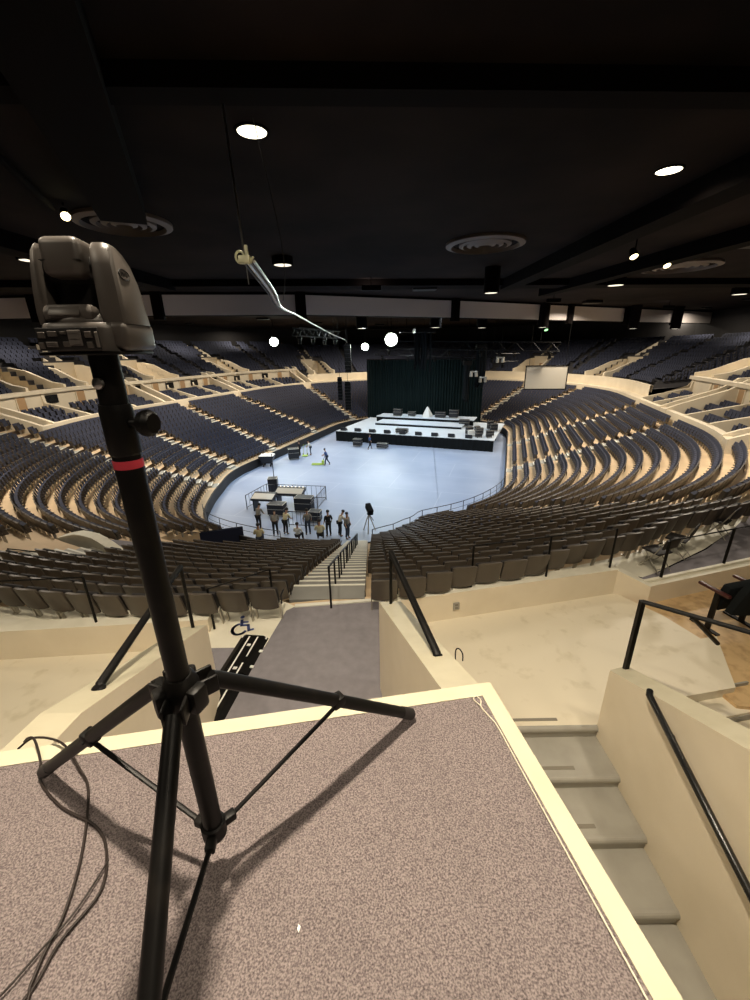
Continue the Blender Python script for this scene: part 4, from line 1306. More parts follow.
# ------------------------------------------------------------------ stair centre rail
def stair_rails():
    out = outward(T_MAIN); side = V((-out.y, out.x, 0))
    s0 = 0.12
    groups = [(18, 15.6), (14.9, 12.6), (11.9, 9.6), (8.9, 6.6), (5.9, 3.6)]
    names = ['top', 'second', 'third', 'fourth', 'lowest']
    for gi, (ka, kb) in enumerate(groups):
        o = thing('stair_rail', '%s black centre handrail section on the landing stair' % names[gi], 'handrail', P(T_MAIN, row_off(ka), row_z(ka)), 'centre handrails of the landing stair')
        tops = []
        for i in range(3):
            k = ka + (kb - ka) * i / 2
            p = P(T_MAIN, row_off(k) - .1, row_z(math.floor(k)) + 0.02) + side * s0
            zt = row_z(k) + 0.95
            q = V((p.x, p.y, zt)); tops.append(q)
            mb = MB(); mb.tube([p, q], 0.020, 8); mb.build('post', M['black'], o, smooth=True)
        mb = MB(); mb.tube([tops[0] + V((0, .0, -.12)), tops[0], tops[1], tops[2], tops[2] + V((0, 0, -.12))], 0.024, 10); mb.build('top_rail', M['black'], o, smooth=True)
stair_rails()

# rail along the floor side of the near seats
def floor_rail(ta, tb, label, n):
    ts = samples(ta, tb, 1.8)
    o = thing('floor_rail', label, 'railing', P(ts[0], 0.08, -8.55))
    top = []
    for t in ts:
        p = P(t, 0.08, -8.56)
        top.append(p + V((0, 0, 0.75)))
        mb = MB(); mb.tube([p, p + V((0, 0, 0.75))], 0.022, 6); mb.build('post', M['rail'], o)
    tt = [P(t, 0.08, -7.81) for t in samples(ta, tb, 0.6)]
    mb = MB(); mb.tube(tt, 0.022, 6); mb.build('top_rail', M['rail'], o)
    mb = MB(); mb.tube([p + V((0, 0, -.36)) for p in tt], 0.012, 6); mb.build('mid_rail', M['rail'], o)
floor_rail(T_MAIN + 1.2, t_right(44), 'thin rail between the near right seats and the arena floor', 0)
floor_rail(t_lc(240), T_MAIN - 6.0, 'thin rail between the near left seats and the arena floor', 0)

# ------------------------------------------------------------------ left vomitory with grey floor and its railings
mb = MB()
zl = row_z(11) + 0.05
mb.use(M['carpet_plain']).box((VL.x + .1, VL.y - .1, zl - 0.15), (5.2, 3.6, 0.3), math.radians(-14))
struct(mb, 'floor_vomitory', None, 'grey landing floor cut into the left corner seats', 'floor')
def curved_wall():
    mb = MB()
    pts = []
    for i in range(9):
        f = i / 8
        x = -12.4 + 3.3 * f; y = 14.35 - 1.55 * f ** 1.7
        h = 0.52 - 0.3 * max(0, f - 0.5) * 2 - 0.2 * max(0, .25 - f) * 4
        pts.append((V((x, y, zl)), h))
    n = V((0.25, 1, 0)).normalized() * 0.4
    a = [p for p, h in pts]; at = [p + V((0, 0, h)) for p, h in pts]; bt = [p + n + V((0, 0, h)) for p, h in pts]; b = [p + n for p, h in pts]
    mb.strip(a, at); mb.strip(at, bt); mb.strip(bt, b)
    mb.add([a[0], at[0], bt[0], b[0]], [[0, 1, 2, 3]]); mb.add([a[-1], at[-1], bt[-1], b[-1]], [[0, 1, 2, 3]])
    struct(mb, 'wall_vomitory_left', M['pale'], 'curved pale wall behind the grey landing in the left seats', 'wall')
curved_wall()
guard([(-12.3, 12.2, zl), (-11.4, 12.0, zl), (-10.2, 11.75, zl), (-9.1, 11.6, zl)], 'black guard rail round the grey landing in the left seats', h=0.95, rail_r=0.02)

# navy covered barrier at the left corner of the floor
o = thing('barrier', 'navy blue covered barrier at the end of the near left seats', 'barrier', (-10, 21.2, -9.0))
a = V((-7.9, 22.0, -9.05)); b = V((-12.2, 20.2, -8.85)); d = (b - a).normalized(); n_ = V((-d.y, d.x, 0))
mb = MB(); mb.prism([a, b, b + V((0, 0, .95)), a + V((0, 0, .95))], n_ * 0.08); mb.build('panel', M['navy'], o)
mb = MB(); mb.tube([a + V((0, 0, .97)), b + V((0, 0, .97))], 0.035, 8); mb.build('top_rail', M['rail'], o, smooth=True)
for f in (0.0, 0.33, 0.66, 1.0):
    p = a.lerp(b, f) + n_ * .04
    mb = MB(); mb.tube([p + V((0, 0, -.09)), p + V((0, 0, 1.0))], 0.03, 8); mb.build('post', M['rail'], o)

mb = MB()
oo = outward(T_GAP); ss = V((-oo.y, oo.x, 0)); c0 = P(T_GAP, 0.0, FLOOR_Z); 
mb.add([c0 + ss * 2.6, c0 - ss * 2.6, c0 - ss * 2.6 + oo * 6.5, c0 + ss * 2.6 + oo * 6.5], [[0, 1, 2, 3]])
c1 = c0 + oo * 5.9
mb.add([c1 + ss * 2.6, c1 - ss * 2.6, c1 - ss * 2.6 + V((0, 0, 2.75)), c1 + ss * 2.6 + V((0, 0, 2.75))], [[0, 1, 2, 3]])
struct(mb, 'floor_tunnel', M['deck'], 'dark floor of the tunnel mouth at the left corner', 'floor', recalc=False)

# ------------------------------------------------------------------ stage
SL = V((-4.9, 52.3, 0)); SR = V((13.4, 44.7, 0)); sd = (SR - SL).normalized(); sn = V((-sd.y, sd.x, 0)); SW = (SR - SL).length
SRZ = math.atan2(sd.y, sd.x)
SZ = -8.1
def st(x, y, z=0.0): return V(SL + sd * x + sn * y + V((0, 0, z)))
o = thing('stage', 'wide stage with white deck and black skirted front', 'stage', st(SW / 2, 5, FLOOR_Z))
mb = MB(); mb.prism([st(0, 0, SZ - .18), st(SW, 0, SZ - .18), st(SW, 11.6, SZ - .18), st(0, 11.6, SZ - .18)], (0, 0, 0.18)); mb.build('deck', M['stage_top'], o)
mb = MB()
k = 90; fr = [st(SW * i / k, -0.06 + 0.05 * math.sin(i * 2.1), 0) for i in range(k + 1)]
mb.strip([V((p.x, p.y, FLOOR_Z + .01)) for p in fr], [V((p.x, p.y, SZ - .04)) for p in fr]); mb.build('skirt', M['black_cloth'], o, recalc=False)
mb = MB()
for i in range(0, 8):
    for yy in (0.5, 6.0, 11.2):
        p = st(0.4 + (SW - .8) * i / 7, yy, 0); mb.box((p.x, p.y, (FLOOR_Z + SZ) / 2 - .05), (0.08, 0.08, SZ - FLOOR_Z - .2), SRZ)
mb.build('scaffold', M['rail'], o)
for i, (y0, w, h, x0) in enumerate(((5.6, 3.0, 0.35, 3.2), (8.6, 2.9, 0.75, 2.2))):
    r = thing('stage_riser', ['lower white riser across the middle of the stage', 'upper white riser at the back of the stage'][i], 'riser', st(SW / 2, y0, SZ))
    mb = MB(); mb.prism([st(x0, y0, SZ + h - .1), st(SW - x0 - 1.5, y0, SZ + h - .1), st(SW - x0 - 1.5, y0 + w, SZ + h - .1), st(x0, y0 + w, SZ + h - .1)], (0, 0, .1)); mb.build('deck', M['stage_top'], r)
    mb = MB(); mb.prism([st(x0, y0 + .04, SZ), st(SW - x0 - 1.5, y0 + .04, SZ), st(SW - x0 - 1.5, y0 + .04, SZ + h - .1), st(x0, y0 + .04, SZ + h - .1)], sn * .04); mb.build('front_skirt', M['black_cloth'], r)
    mb = MB()
    for q in range(6):
        for yy in (.3, w - .3):
            p = st(x0 + .3 + (SW - 2 * x0 - 2.1) * q / 5, y0 + yy, SZ + h / 2 - .05); mb.box(p, (.06, .06, h - .1), SRZ)
    mb.build('leg_frame', M['rail'], r)
# curtain with folds
o = thing('stage_curtain', 'tall black backdrop curtain hanging behind the stage', 'curtain', st(8.5, 14, SZ))
cl = V((-0.9, 65.5, 0)); cr = V((15.4, 58.6, 0)); cd = (cr - cl); CL_ = cd.length; cd.normalize(); cn = V((-cd.y, cd.x, 0))
k = 220
cp = [cl + cd * CL_ * i / k + cn * (0.14 * math.sin(i * 1.25) + 0.05 * math.sin(i * .41)) for i in range(k + 1)]
mb = MB(); mb.strip([V((p.x, p.y, -9.0)) for p in cp], [V((p.x, p.y, 0.2)) for p in cp]); mb.build('drape', M['curtain'], o, recalc=False, smooth=True)
mb = MB(); mb.tube([cl + V((0, 0, .25)), cr + V((0, 0, .25))], .09, 8); mb.build('batten', M['black'], o)
# side curtain return at the right
# wedges along the stage edge
for i in range(9):
    f = 0.04 + 0.92 * i / 8
    p = st(SW * f * .88 + .2, 0.55, SZ)
    w = thing('floor_monitor', 'black wedge monitor on the stage front edge, %s from the left end' % ordinal(i + 1), 'loudspeaker', p, 'wedge monitors on the stage edge')
    mb = MB(); h = .42
    mb.prism([p - sd * .38 - sn * .28, p - sd * .38 + sn * .28, p - sd * .38 + sn * .22 + V((0, 0, .18)), p - sd * .38 - sn * .12 + V((0, 0, h)), p - sd * .38 - sn * .28 + V((0, 0, h))], sd * .76); mb.build('cabinet', M['case'], w)
    mb = MB(); q = p + sn * .06 + V((0, 0, .32)); a_ = p - sd * .33 + sn * .235 + V((0, 0, .2)); b_ = p - sd * .33 - sn * .09 + V((0, 0, .42))
    mb.add([a_, a_ + sd * .66, b_ + sd * .66, b_], [[0, 1, 2, 3]]); mb.build('grille', M['black'], w)
# low console box in the stage middle
def road_case(p, d, rz, label, m=None, group=None):
    o = thing('road_case', label, 'case', p, group)
    p = V(p)
    mb = MB(); mb.bbox(p + V((0, 0, d[2] / 2 + .1)), d, .03, rz); mb.build('box', m or M['case'], o)
    mb = MB()
    for z in (.12, d[2] * .68, d[2] + .08): mb.box(p + V((0, 0, z)), (d[0] + .02, d[1] + .02, .035), rz)
    mb.build('edging', M['seat_metal'], o)
    for sx in (-1, 1):
        for sy in (-1, 1):
            mb = MB(); q = Matrix.Rotation(rz, 4, 'Z') @ V((sx * d[0] * .4, sy * d[1] * .4, 0)); mb.lathe([(.05, -.02), (.05, .02)], p + q + V((0, 0, .05)), 10, (math.cos(rz), math.sin(rz), 0)); mb.build('caster', M['black'], o)
road_case(st(8.6, 1.2, SZ), (1.5, .7, .45), SRZ, 'long low black case at the centre of the stage front')
# drum-like cone shape: white draped instrument on the upper riser
o = thing('draped_instrument', 'white cloth draped over a peaked instrument on the upper riser', 'draped instrument', st(9.4, 10, SZ + .75))
mb = MB()
prof = [(.75, 0), (.62, .35), (.38, .8), (.16, 1.25), (.03, 1.4)]
vs = []; fs = []
for r, z in prof:
    for k in range(20):
        t = 2 * PI * k / 20; rr = r * (1 + .12 * math.sin(5 * t)); q = st(9.4 + rr * math.cos(t), 10 + rr * math.sin(t), SZ + .75 + z); vs.append(q)
for i in range(len(prof) - 1):
    for k in range(20): fs.append([i * 20 + k, i * 20 + (k + 1) % 20, (i + 1) * 20 + (k + 1) % 20, (i + 1) * 20 + k])
fs.append([80 + k for k in range(20)])
mb.add(vs, fs); mb.build('cover', M['white'], o, smooth=True)
# dark gear along the back riser
for i, (x, y, w, h) in enumerate(((5.2, 9.4, 1.2, .9), (7.2, 9.8, 1.0, .55), (11.4, 9.5, 1.4, .7), (13.2, 9.8, 1.2, 1.0), (15.0, 8.0, 1.3, .8))):
    z = SZ + .75 if y > 8.6 and x < SW - 4.0 else SZ
    road_case(st(x, y, z), (w, .7, h), SRZ, ['black equipment case at the left of the upper riser', 'low black case left of the draped instrument', 'black case right of the draped instrument', 'tall black case at the right of the upper riser', 'dark case standing behind the stage right clutter'][i])
# clutter at stage right end
random.seed(11)
used = []
for i in range(70):
    x = SW - 3.2 + random.random() * 5.5; y = 0.9 + random.random() * 8.5
    onstage = x < SW - .7 and y > 0.6
    z = SZ if onstage else FLOOR_Z + .01
    w = .5 + random.random() * .4; h = .4 + random.random() * .9 + (0 if onstage else .5)
    if not onstage and x < SW + .8: x = SW + .9
    q = st(x, y, z)
    if any((q.xy - r_.xy).length < 1.02 for r_ in used) or (y > 5.0 and x < SW - 1.4): continue
    if not onstage and (A and (q.x * AB.x + q.y * AB.y) > UR - .8): continue
    used.append(q)
    road_case(st(x, y, z), (w, .5, h), SRZ + random.random() * .8, 'road case in the equipment clutter at the stage right end', [M['case'], M['seat_metal'], M['case'], M['case'], M['white'], M['case']][i % 6], 'road cases at the stage right end')

# hanging black gear over the stage
def truss(a, b, s, label):
    a = V(a); b = V(b)
    o = thing('lighting_truss', label, 'truss', a)
    d = (b - a).normalized(); up = V((0, 0, 1)); n = d.cross(up).normalized(); L = (b - a).length
    for sx, sz in ((-1, -1), (1, -1), (1, 1), (-1, 1)):
        mb = MB(); mb.tube([a + n * s * sx + up * s * sz, b + n * s * sx + up * s * sz], .045, 6); mb.build('chord', M['black'], o)
    mb = MB(); k = max(2, int(L / (s * 2)))
    for i in range(k):
        p = a + d * L * i / k; q = a + d * L * (i + 1) / k; f = 1 if i % 2 else -1
        for sx in (-1, 1): mb.tube([p + n * s * sx + up * s * f, q + n * s * sx - up * s * f], .028, 5)
        for sz in (-1, 1): mb.tube([p + n * s * f + up * s * sz, q - n * s * f + up * s * sz], .028, 5)
    mb.build('lacing', M['black'], o)
    for i in range(k // 2):
        if i % 2: continue
        p = a + d * L * (i * 2 + 1) / k - up * (s + .05)
        mb = MB(); mb.bbox(p - up * .1, (.4, .3, .2), .03); mb.lathe([(.12, 0), (.16, .1), (.17, .38), (.13, .42)], p - up * .65, 10); mb.build('moving_light', M['black'], o, smooth=True)
    mb = MB()
    for f in (.1, .9):
        p = a + d * L * f; mb.tube([p + up * s, V((p.x, p.y, CZ))], .02, 5)
    mb.build('hanging_chain', M['black'], o)
truss((1.2, 53.0, 2.2), (20.0, 46.0, 1.6), .45, 'front black lighting truss high above the stage')
truss((0.5, 60.5, 1.4), (17.0, 54.0, .9), .45, 'rear black lighting truss over the upstage riser')
truss((14.6, 49.6, .55), (17.6, 52.6, .5), .45, 'side black lighting truss over the stage right end')
truss((-4, 50, 3.3), (-7, 40, 3.3), .35, 'left black truss carrying the line arrays')
def hung_bundle(p, z0, z1, w, label):
    o = thing('cable_bundle', label, 'cables', (p[0], p[1], z0))
    rnd = random.Random(int(p[0] * 10))
    mb = MB()
    for i in range(10):
        x = p[0] + (rnd.random() - .5) * w; y = p[1] + (rnd.random() - .5) * w; e = z0 + rnd.random() * .8
        mb.tube(smooth_path([(x, y, z1), (x + .1 * rnd.random(), y, (z0 + z1) / 2), (x + .25 * (rnd.random() - .5), y, e), (x + .3 * (rnd.random() - .5), y, e + .5)], 4), .09 + .08 * rnd.random(), 6)
    mb.build('loops', M['black_cloth'], o, smooth=True)
    mb = MB(); mb.bbox((p[0], p[1], z1 + .2), (w * 1.2, w * 1.2, .5), .05); mb.build('motor', M['black'], o)
    mb = MB(); mb.tube([(p[0], p[1], z1 + .4), (p[0], p[1], CZ)], .025, 6); mb.build('chain', M['black'], o)
hung_bundle((5.9, 49.5), -.9, 3.4, 1.9, 'thick black cable bundle hanging over the centre of the stage')
hung_bundle((12.6, 50.0), -2.8, 1.6, .9, 'thin black cable bundle hanging at the right of the curtain')
hung_bundle((11.2, 50.5), -4.6, -.2, .8, 'long black hanging bundle in front of the curtain right half')
# white/grey lamp heads low on hung pipes
for i, (x, y, z) in enumerate(((11.6, 48.6, -.9), (12.9, 49.4, -1.6), (14.2, 47.6, .6))):
    o = thing('stage_light', ['pale stage light on a hung bar before the curtain', 'lower pale stage light by the hanging bundle', 'pale stage light under the side truss'][i], 'light', (x, y, z))
    mb = MB(); mb.tube([(x, y, z + .2), (x, y, CZ)], .02, 5); mb.build('chain', M['black'], o)
    mb = MB(); mb.bbox((x, y, z), (.9, .22, .16), .04, SRZ); mb.build('bar', M['seat_metal'], o)
    for dx in (-.3, .3):
        mb = MB(); mb.lathe([(.13, 0), (.18, -.15), (.2, -.45), (.16, -.5)], (x + dx, y, z - .05), 10); mb.build('lamp_head', M['seat_metal'], o, smooth=True)

# line arrays
def line_array(p, z0, z1, w, label, curve=.25):
    o = thing('line_array', label, 'loudspeaker', (p[0], p[1], z1), 'line array loudspeakers')
    n = max(5, int((z1 - z0) / .32)); h = (z1 - z0) / n
    for i in range(n):
        f = (i + .5) / n
        z = z1 - (z1 - z0) * f; y = p[1] + curve * f * f * 1.6
        mb = MB(); mb.prism([(p[0] - w / 2, y - .05, z - h * .46), (p[0] + w / 2, y - .05, z - h * .46), (p[0] + w / 2, y - .05, z + h * .46), (p[0] - w / 2, y - .05, z + h * .46)], (0, .55, 0)); mb.build('cabinet', M['black'], o)
    mb = MB(); mb.box((p[0], p[1] + .2, z1 + .08), (w * .9, .7, .12)); mb.build('fly_frame', M['black'], o)
    mb = MB(); mb.tube([(p[0], p[1] + .2, z1 + .1), (p[0], p[1] + .2, CZ)], .02, 6); mb.build('chain', M['black'], o)
line_array((-2.45, 42.3), -.5, 2.05, .62, 'large black line array hanging at the end of the cable swag')
line_array((-3.72, 47), -3.7, -1.3, .5, 'shorter dark line array, left of the lower pair')
line_array((-2.85, 47), -4.8, -1.8, .66, 'longer dark line array, right of the lower pair')

# grey hanging screen at the right
o = thing('projection_screen', 'blank grey screen hanging above the far right seats', 'screen', (19.4, 47, -.4))
a = V((17.1, 47.3, -.33)); b = V((21.5, 46.7, -.33)); d = (b - a).normalized(); n_ = V((d.y, -d.x, 0)); L = (b - a).length
mb = MB(); mb.prism([a, b, b - V((0, 0, 2.5)), a - V((0, 0, 2.5))], -n_ * .04); mb.build('panel', M['screen'], o)
mb = MB()
c = (a + b) / 2
for z in (0, -2.5): mb.box(c + V((0, 0, z)), (L + .16, .12, .1), math.atan2(d.y, d.x))
for q in (a, b): mb.box(q - V((0, 0, 1.25)), (.1, .12, 2.6), math.atan2(d.y, d.x))
mb.build('frame', M['black'], o)
for q in (a + d * .3, b - d * .3):
    mb = MB(); mb.tube([q, V((q.x, q.y, CZ))], .018, 6); mb.build('cable', M['black'], o)

# ------------------------------------------------------------------ cable swag from the near clamp
o = thing('rigging_clamp', 'pale metal rigging clamp hanging from a steel cable over the left seats', 'clamp', (-2.17, 8, 3.12))
mb = MB(); mb.tube([(-2.17, 8.0, 3.2), (-2.45, 8.7, CZ)], .018, 8); mb.build('steel_cable', M['silver'], o, smooth=True)
mb = MB()
mb.bbox((-2.17, 8.0, 3.10), (.20, .16, .12), .02); mb.bbox((-2.13, 8.0, 3.22), (.05, .06, .2), .01)
mb.tube([(-2.25 + .075 * math.cos(t), 8.0, 3.14 + .09 * math.sin(t)) for t in [2 * PI * i / 12 for i in range(13)]], .02, 6, cap=False)
mb.tube([(-2.10, 7.95, 3.02), (-2.02, 8.0, 3.14)], .02, 6); mb.build('clamp_body', M['brass'], o, smooth=True)
mb = MB(); mb.tube([(-2.16, 8.0, 3.08), (-2.15, 8.0, 2.72)], .008, 6); mb.build('tail', M['silver'], o)
def swag(off, r, m, label):
    pts = [(-2.13 + off, 8.05, 3.08), (-2.45 + off, 11, 2.98), (-2.86 + off * .6, 14, 2.93 - abs(off) * .3), (-3.1, 18.5, 3.02), (-3.23, 25, 2.99), (-2.95, 33, 2.75), (-2.55, 40, 2.55), (-2.45, 42, 2.35)]
    mb = MB(); mb.tube(smooth_path(pts), r, 8); tag(mb.build('hanging_cable', m, smooth=True), label, 'cable')
swag(0.0, .042, M['silver'], 'thick silver cable swagging from the clamp to the line array')
swag(.10, .03, M['silver'], 'thin silver cable on the right of the swag')
swag(-.09, .02, M['black'], 'thin black cable on the left of the swag')
mb = MB(); mb.tube(smooth_path([(-2.2, 9.8, CZ), (-2.3, 12, 4.4), (-2.45, 13, 3.6), (-2.75, 14, 3.1)]), .012, 6)
tag(mb.build('hanging_cable', M['black'], smooth=True), 'slim black wire dropping from the ceiling onto the swag', 'cable')

# ------------------------------------------------------------------ people
def person(loc, face, label, shirt, trousers, pose='stand', hair=None, scale=1.0):
    o = thing('person', label, 'person', loc)
    hair = hair or M['hair']
    p = dict(pel=V((0, 0, .95)), ch=V((0, .01, 1.25)), nk=V((0, .0, 1.45)), hd=V((0, .03, 1.62)), tp=V((0, .02, 1.74)))
    for s, n in ((-1, 'l'), (1, 'r')):
        p[n + 'sh'] = V((s * .18, 0, 1.40)); p[n + 'el'] = V((s * .25, -.02, 1.13)); p[n + 'ha'] = V((s * .25, .10, .90)); p[n + 'fi'] = V((s * .245, .13, .82))
        p[n + 'hp'] = V((s * .095, 0, .92)); p[n + 'kn'] = V((s * .11, .03, .50)); p[n + 'an'] = V((s * .12, -.02, .09)); p[n + 'to'] = V((s * .13, .14, .04))
    def lean(a, names, piv=V((0, 0, .95))):
        R = Matrix.Rotation(-a, 3, 'X')
        for nm in names: p[nm] = piv + R @ (p[nm] - piv)
    upper = ['ch', 'nk', 'hd', 'tp'] + [n + q for n in 'lr' for q in ('sh', 'el', 'ha', 'fi')]
    if pose in ('push', 'work'):
        for n, s in (('l', -1), ('r', 1)):
            p[n + 'el'] = V((s * .24, .16, 1.18)); p[n + 'ha'] = V((s * .17, .42, 1.12)); p[n + 'fi'] = V((s * .16, .50, 1.13))
        lean(math.radians(14 if pose == 'push' else 22), upper)
    if pose in ('walk', 'push'):
        p['lkn'] = V((-.10, .16, .52)); p['lan'] = V((-.11, .22, .09)); p['lto'] = V((-.12, .38, .05))
        p['rkn'] = V((.10, -.03, .50)); p['ran'] = V((.11, -.30, .12)); p['rto'] = V((.12, -.16, .03))
    if pose == 'bend':
        for n, s in (('l', -1), ('r', 1)):
            p[n + 'el'] = V((s * .22, .14, 1.15)); p[n + 'ha'] = V((s * .16, .34, 1.0)); p[n + 'fi'] = V((s * .15, .40, .95))
        lean(math.radians(42), upper)
    if pose == 'sit':
        for n, s in (('l', -1), ('r', 1)):
            p[n + 'kn'] = V((s * .13, .44, .92)); p[n + 'an'] = V((s * .14, .46, .50)); p[n + 'to'] = V((s * .14, .62, .46))
            p[n + 'el'] = V((s * .25, .05, 1.14)); p[n + 'ha'] = V((s * .16, .30, 1.05)); p[n + 'fi'] = V((s * .13, .37, 1.03))
        dz = V((0, 0, -.45))
        for q in p: p[q] = p[q] + dz
    R_ = Matrix.Rotation(face, 3, 'Z')
    for q in p: p[q] = R_ @ (p[q] * scale)
    def skin(name, chain, rad, m, sub=1):
        names = []
        edges = []
        for ch in chain:
            for q in ch:
                if q not in names: names.append(q)
            for a, b in zip(ch, ch[1:]): edges.append((names.index(a), names.index(b)))
        me = bpy.data.meshes.new(name)
        me.from_pydata([tuple(p[q]) for q in names], edges, [])
        me.materials.append(m)
        ob = bpy.data.objects.new(name, me); COL.objects.link(ob); ob.parent = o
        md = ob.modifiers.new('Skin', 'SKIN'); md.use_smooth_shade = True
        for i, q in enumerate(names):
            rr = rad[q]
            me.skin_vertices[0].data[i].radius = (rr[0] * scale, rr[1] * scale) if isinstance(rr, tuple) else (rr * scale, rr * scale)
            me.skin_vertices[0].data[i].use_root = (i == 0)
        sb = ob.modifiers.new('Subdivision', 'SUBSURF'); sb.levels = sub; sb.render_levels = sub
        return ob
    rad = dict(pel=(.14, .10), ch=(.15, .105), nk=.055, hd=(.085, .10), tp=.06)
    for n in 'lr':
        rad.update({n + 'sh': .062, n + 'el': .043, n + 'ha': .033, n + 'fi': (.035, .02), n + 'hp': .088, n + 'kn': .058, n + 'an': .042, n + 'to': (.042, .03)})
    skin('body', [['pel', 'ch', 'nk', 'hd', 'tp'], ['ch', 'lsh', 'lel', 'lha', 'lfi'], ['ch', 'rsh', 'rel', 'rha', 'rfi'], ['pel', 'lhp', 'lkn', 'lan', 'lto'], ['pel', 'rhp', 'rkn', 'ran', 'rto']], rad, M['skin'])
    r2 = {k_: ((v[0] + .018, v[1] + .018) if isinstance(v, tuple) else v + .018) for k_, v in rad.items()}
    p['sn'] = p['ch'].lerp(p['nk'], .55); r2['sn'] = (.11, .08)
    for n in 'lr':
        p[n + 'cf'] = p[n + 'el'].lerp(p[n + 'ha'], .15); r2[n + 'cf'] = .055
    p['hm'] = p['pel'].lerp(p['ch'], -.08); r2['hm'] = (.17, .125)
    skin('shirt', [['hm', 'ch', 'sn'], ['ch', 'lsh', 'lel', 'lcf'], ['ch', 'rsh', 'rel', 'rcf']], r2, shirt)
    r3 = dict(r2); r3['pel'] = (.155, .115)
    skin('trousers', [['pel', 'lhp', 'lkn', 'lan'], ['pel', 'rhp', 'rkn', 'ran']], r3, trousers)
    for n in 'lr':
        d_ = (p[n + 'to'] - p[n + 'an']); p[n + 'hl'] = p[n + 'an'] - d_ * .25; p[n + 'hl'].z = p[n + 'to'].z
        skin('shoe', [[n + 'hl', n + 'to']], {n + 'hl': (.05, .04), n + 'to': (.05, .035)}, M['seat_dark'])
    ax = (p['tp'] - p['hd']).normalized()
    fw = R_ @ V((0, 1, 0))
    mb = MB(); c = V(loc) + p['hd'] + ax * .06 * scale - fw * .02 * scale
    mb.lathe([(.098 * scale, -.03 * scale), (.106 * scale, .01 * scale), (.095 * scale, .06 * scale), (.06 * scale, .095 * scale), (.01, .105 * scale)], c, 14, ax); mb.build('hair', hair, o, smooth=True)
    # nose and eyes
    mb = MB(); hc = V(loc) + p['hd']
    mb.lathe([(.016, 0), (.012, .02), (.003, .032)], hc + fw * .105 * scale, 8, fw); mb.build('nose', M['skin'], o, smooth=True)
    return o
FZ = FLOOR_Z + .005
def at(x, y): return (x, y, FZ)
person(at(-8.33, 44.4), math.radians(80), 'person in black standing by the grey case on the floor', M['shirt_black'], M['shirt_black'])
person(at(-7.15, 44.8), math.radians(100), 'person in a white shirt and dark trousers on the far floor', M['shirt_white'], M['jeans'], 'work')
person(at(-4.85, 40.4), math.radians(100), 'person in blue pushing a pallet jack across the floor', M['shirt_blue'], M['jeans'], 'push')
person(at(-.5, 47.2), math.radians(-70), 'person in dark clothes walking in front of the stage', M['shirt_blue'], M['shirt_black'], 'walk')
person(at(-7.7, 24.6), math.radians(-20), 'person in a grey shirt standing at the left of the mixing area', M['shirt_gray'], M['shirt_black'], 'work')
person(at(-6.35, 23.5), math.radians(10), 'person in a loose grey jacket bending at the mixing area', M['shirt_gray'], M['shirt_black'], 'bend')
person(at(-5.75, 23.7), math.radians(-30), 'person in a cream shirt and black trousers at the mixing area', M['shirt_cream'], M['shirt_black'], 'work')
person(at(-4.3, 23.6), math.radians(20), 'person in grey standing behind the near barricade', M['shirt_gray'], M['jeans'])
person(at(-4.75, 22.5), math.radians(-10), 'person in a white shirt sitting low behind the front seats', M['shirt_white'], M['shirt_black'], 'sit')
person(at(-3.4, 22.5), math.radians(5), 'person in a cream shirt with back turned, seated by the rail', M['shirt_cream'], M['shirt_black'], 'sit', scale=1.15)
person(at(-2.95, 23.3), math.radians(30), 'person in black standing beside the cream shirted seated person', M['shirt_black'], M['shirt_black'])
person(at(-2.25, 23.3), math.radians(-60), 'person in white holding dark gear near the stair foot', M['shirt_white'], M['shirt_black'], 'work')
person(at(-1.75, 22.9), math.radians(-120), 'person in grey at the right end of the group near the stair', M['shirt_gray'], M['jeans'])
sp = V((-6.3, 19.9, row_z(2)))
person((sp.x, sp.y, sp.z), math.radians(10), 'person in a cream shirt sitting among the near left seats', M['shirt_cream'], M['jeans'], 'sit')

# ------------------------------------------------------------------ floor equipment
# tub cart with white contents
o = thing('tub_cart', 'black tub cart heaped with white material on the left floor', 'cart', (-10.95, 40.4, FLOOR_Z))
c = V((-10.95, 40.4, FLOOR_Z))
mb = MB()
b0 = [c + V((x * .45, y * .36, .35)) for x, y in ((-1, -1), (1, -1), (1, 1), (-1, 1))]; b1 = [c + V((x * .8, y * .62, 1.15)) for x, y in ((-1, -1), (1, -1), (1, 1), (-1, 1))]
mb.add(b0 + b1, [[0, 1, 2, 3], [0, 1, 5, 4], [1, 2, 6, 5], [2, 3, 7, 6], [3, 0, 4, 7]]); mb.build('tub', M['case'], o)
mb = MB()
for f in (0, .5, 1): pass
g = 6
vs = [c + V(((-1 + 2 * i / g) * .74, (-1 + 2 * j / g) * .56, 1.13 + .22 * math.sin(i * 1.7 + j) ** 2 * (1 if 0 < i < g and 0 < j < g else 0))) for j in range(g + 1) for i in range(g + 1)]
mb.add(vs, [[j * (g + 1) + i, j * (g + 1) + i + 1, (j + 1) * (g + 1) + i + 1, (j + 1) * (g + 1) + i] for j in range(g) for i in range(g)]); mb.build('contents', M['white'], o, smooth=True)
for sx in (-1, 1):
    for sy in (-1, 1):
        mb = MB(); mb.lathe([(.17, -.04), (.17, .04)], c + V((sx * .36, sy * .3, .175)), 12, (1, 0, 0)); mb.build('wheel', M['black'], o, smooth=True)
road_case((-8.77, 43.1, FLOOR_Z), (1.1, .9, 1.1), .3, 'grey black equipment case between the tub cart and the workers')
road_case((-8.45, 32.1, FLOOR_Z), (.75, .75, 1.15), .1, 'single black case standing alone on the blue floor')
mb = MB(); mb.tube([(-8.4, 32.4, FLOOR_Z + .0), (-8.4, 32.4, FLOOR_Z + 3.2)], .03, 8); mb.lathe([(.35, 0), (.35, .03), (.05, .06)], (-8.4, 32.4, FLOOR_Z), 14)
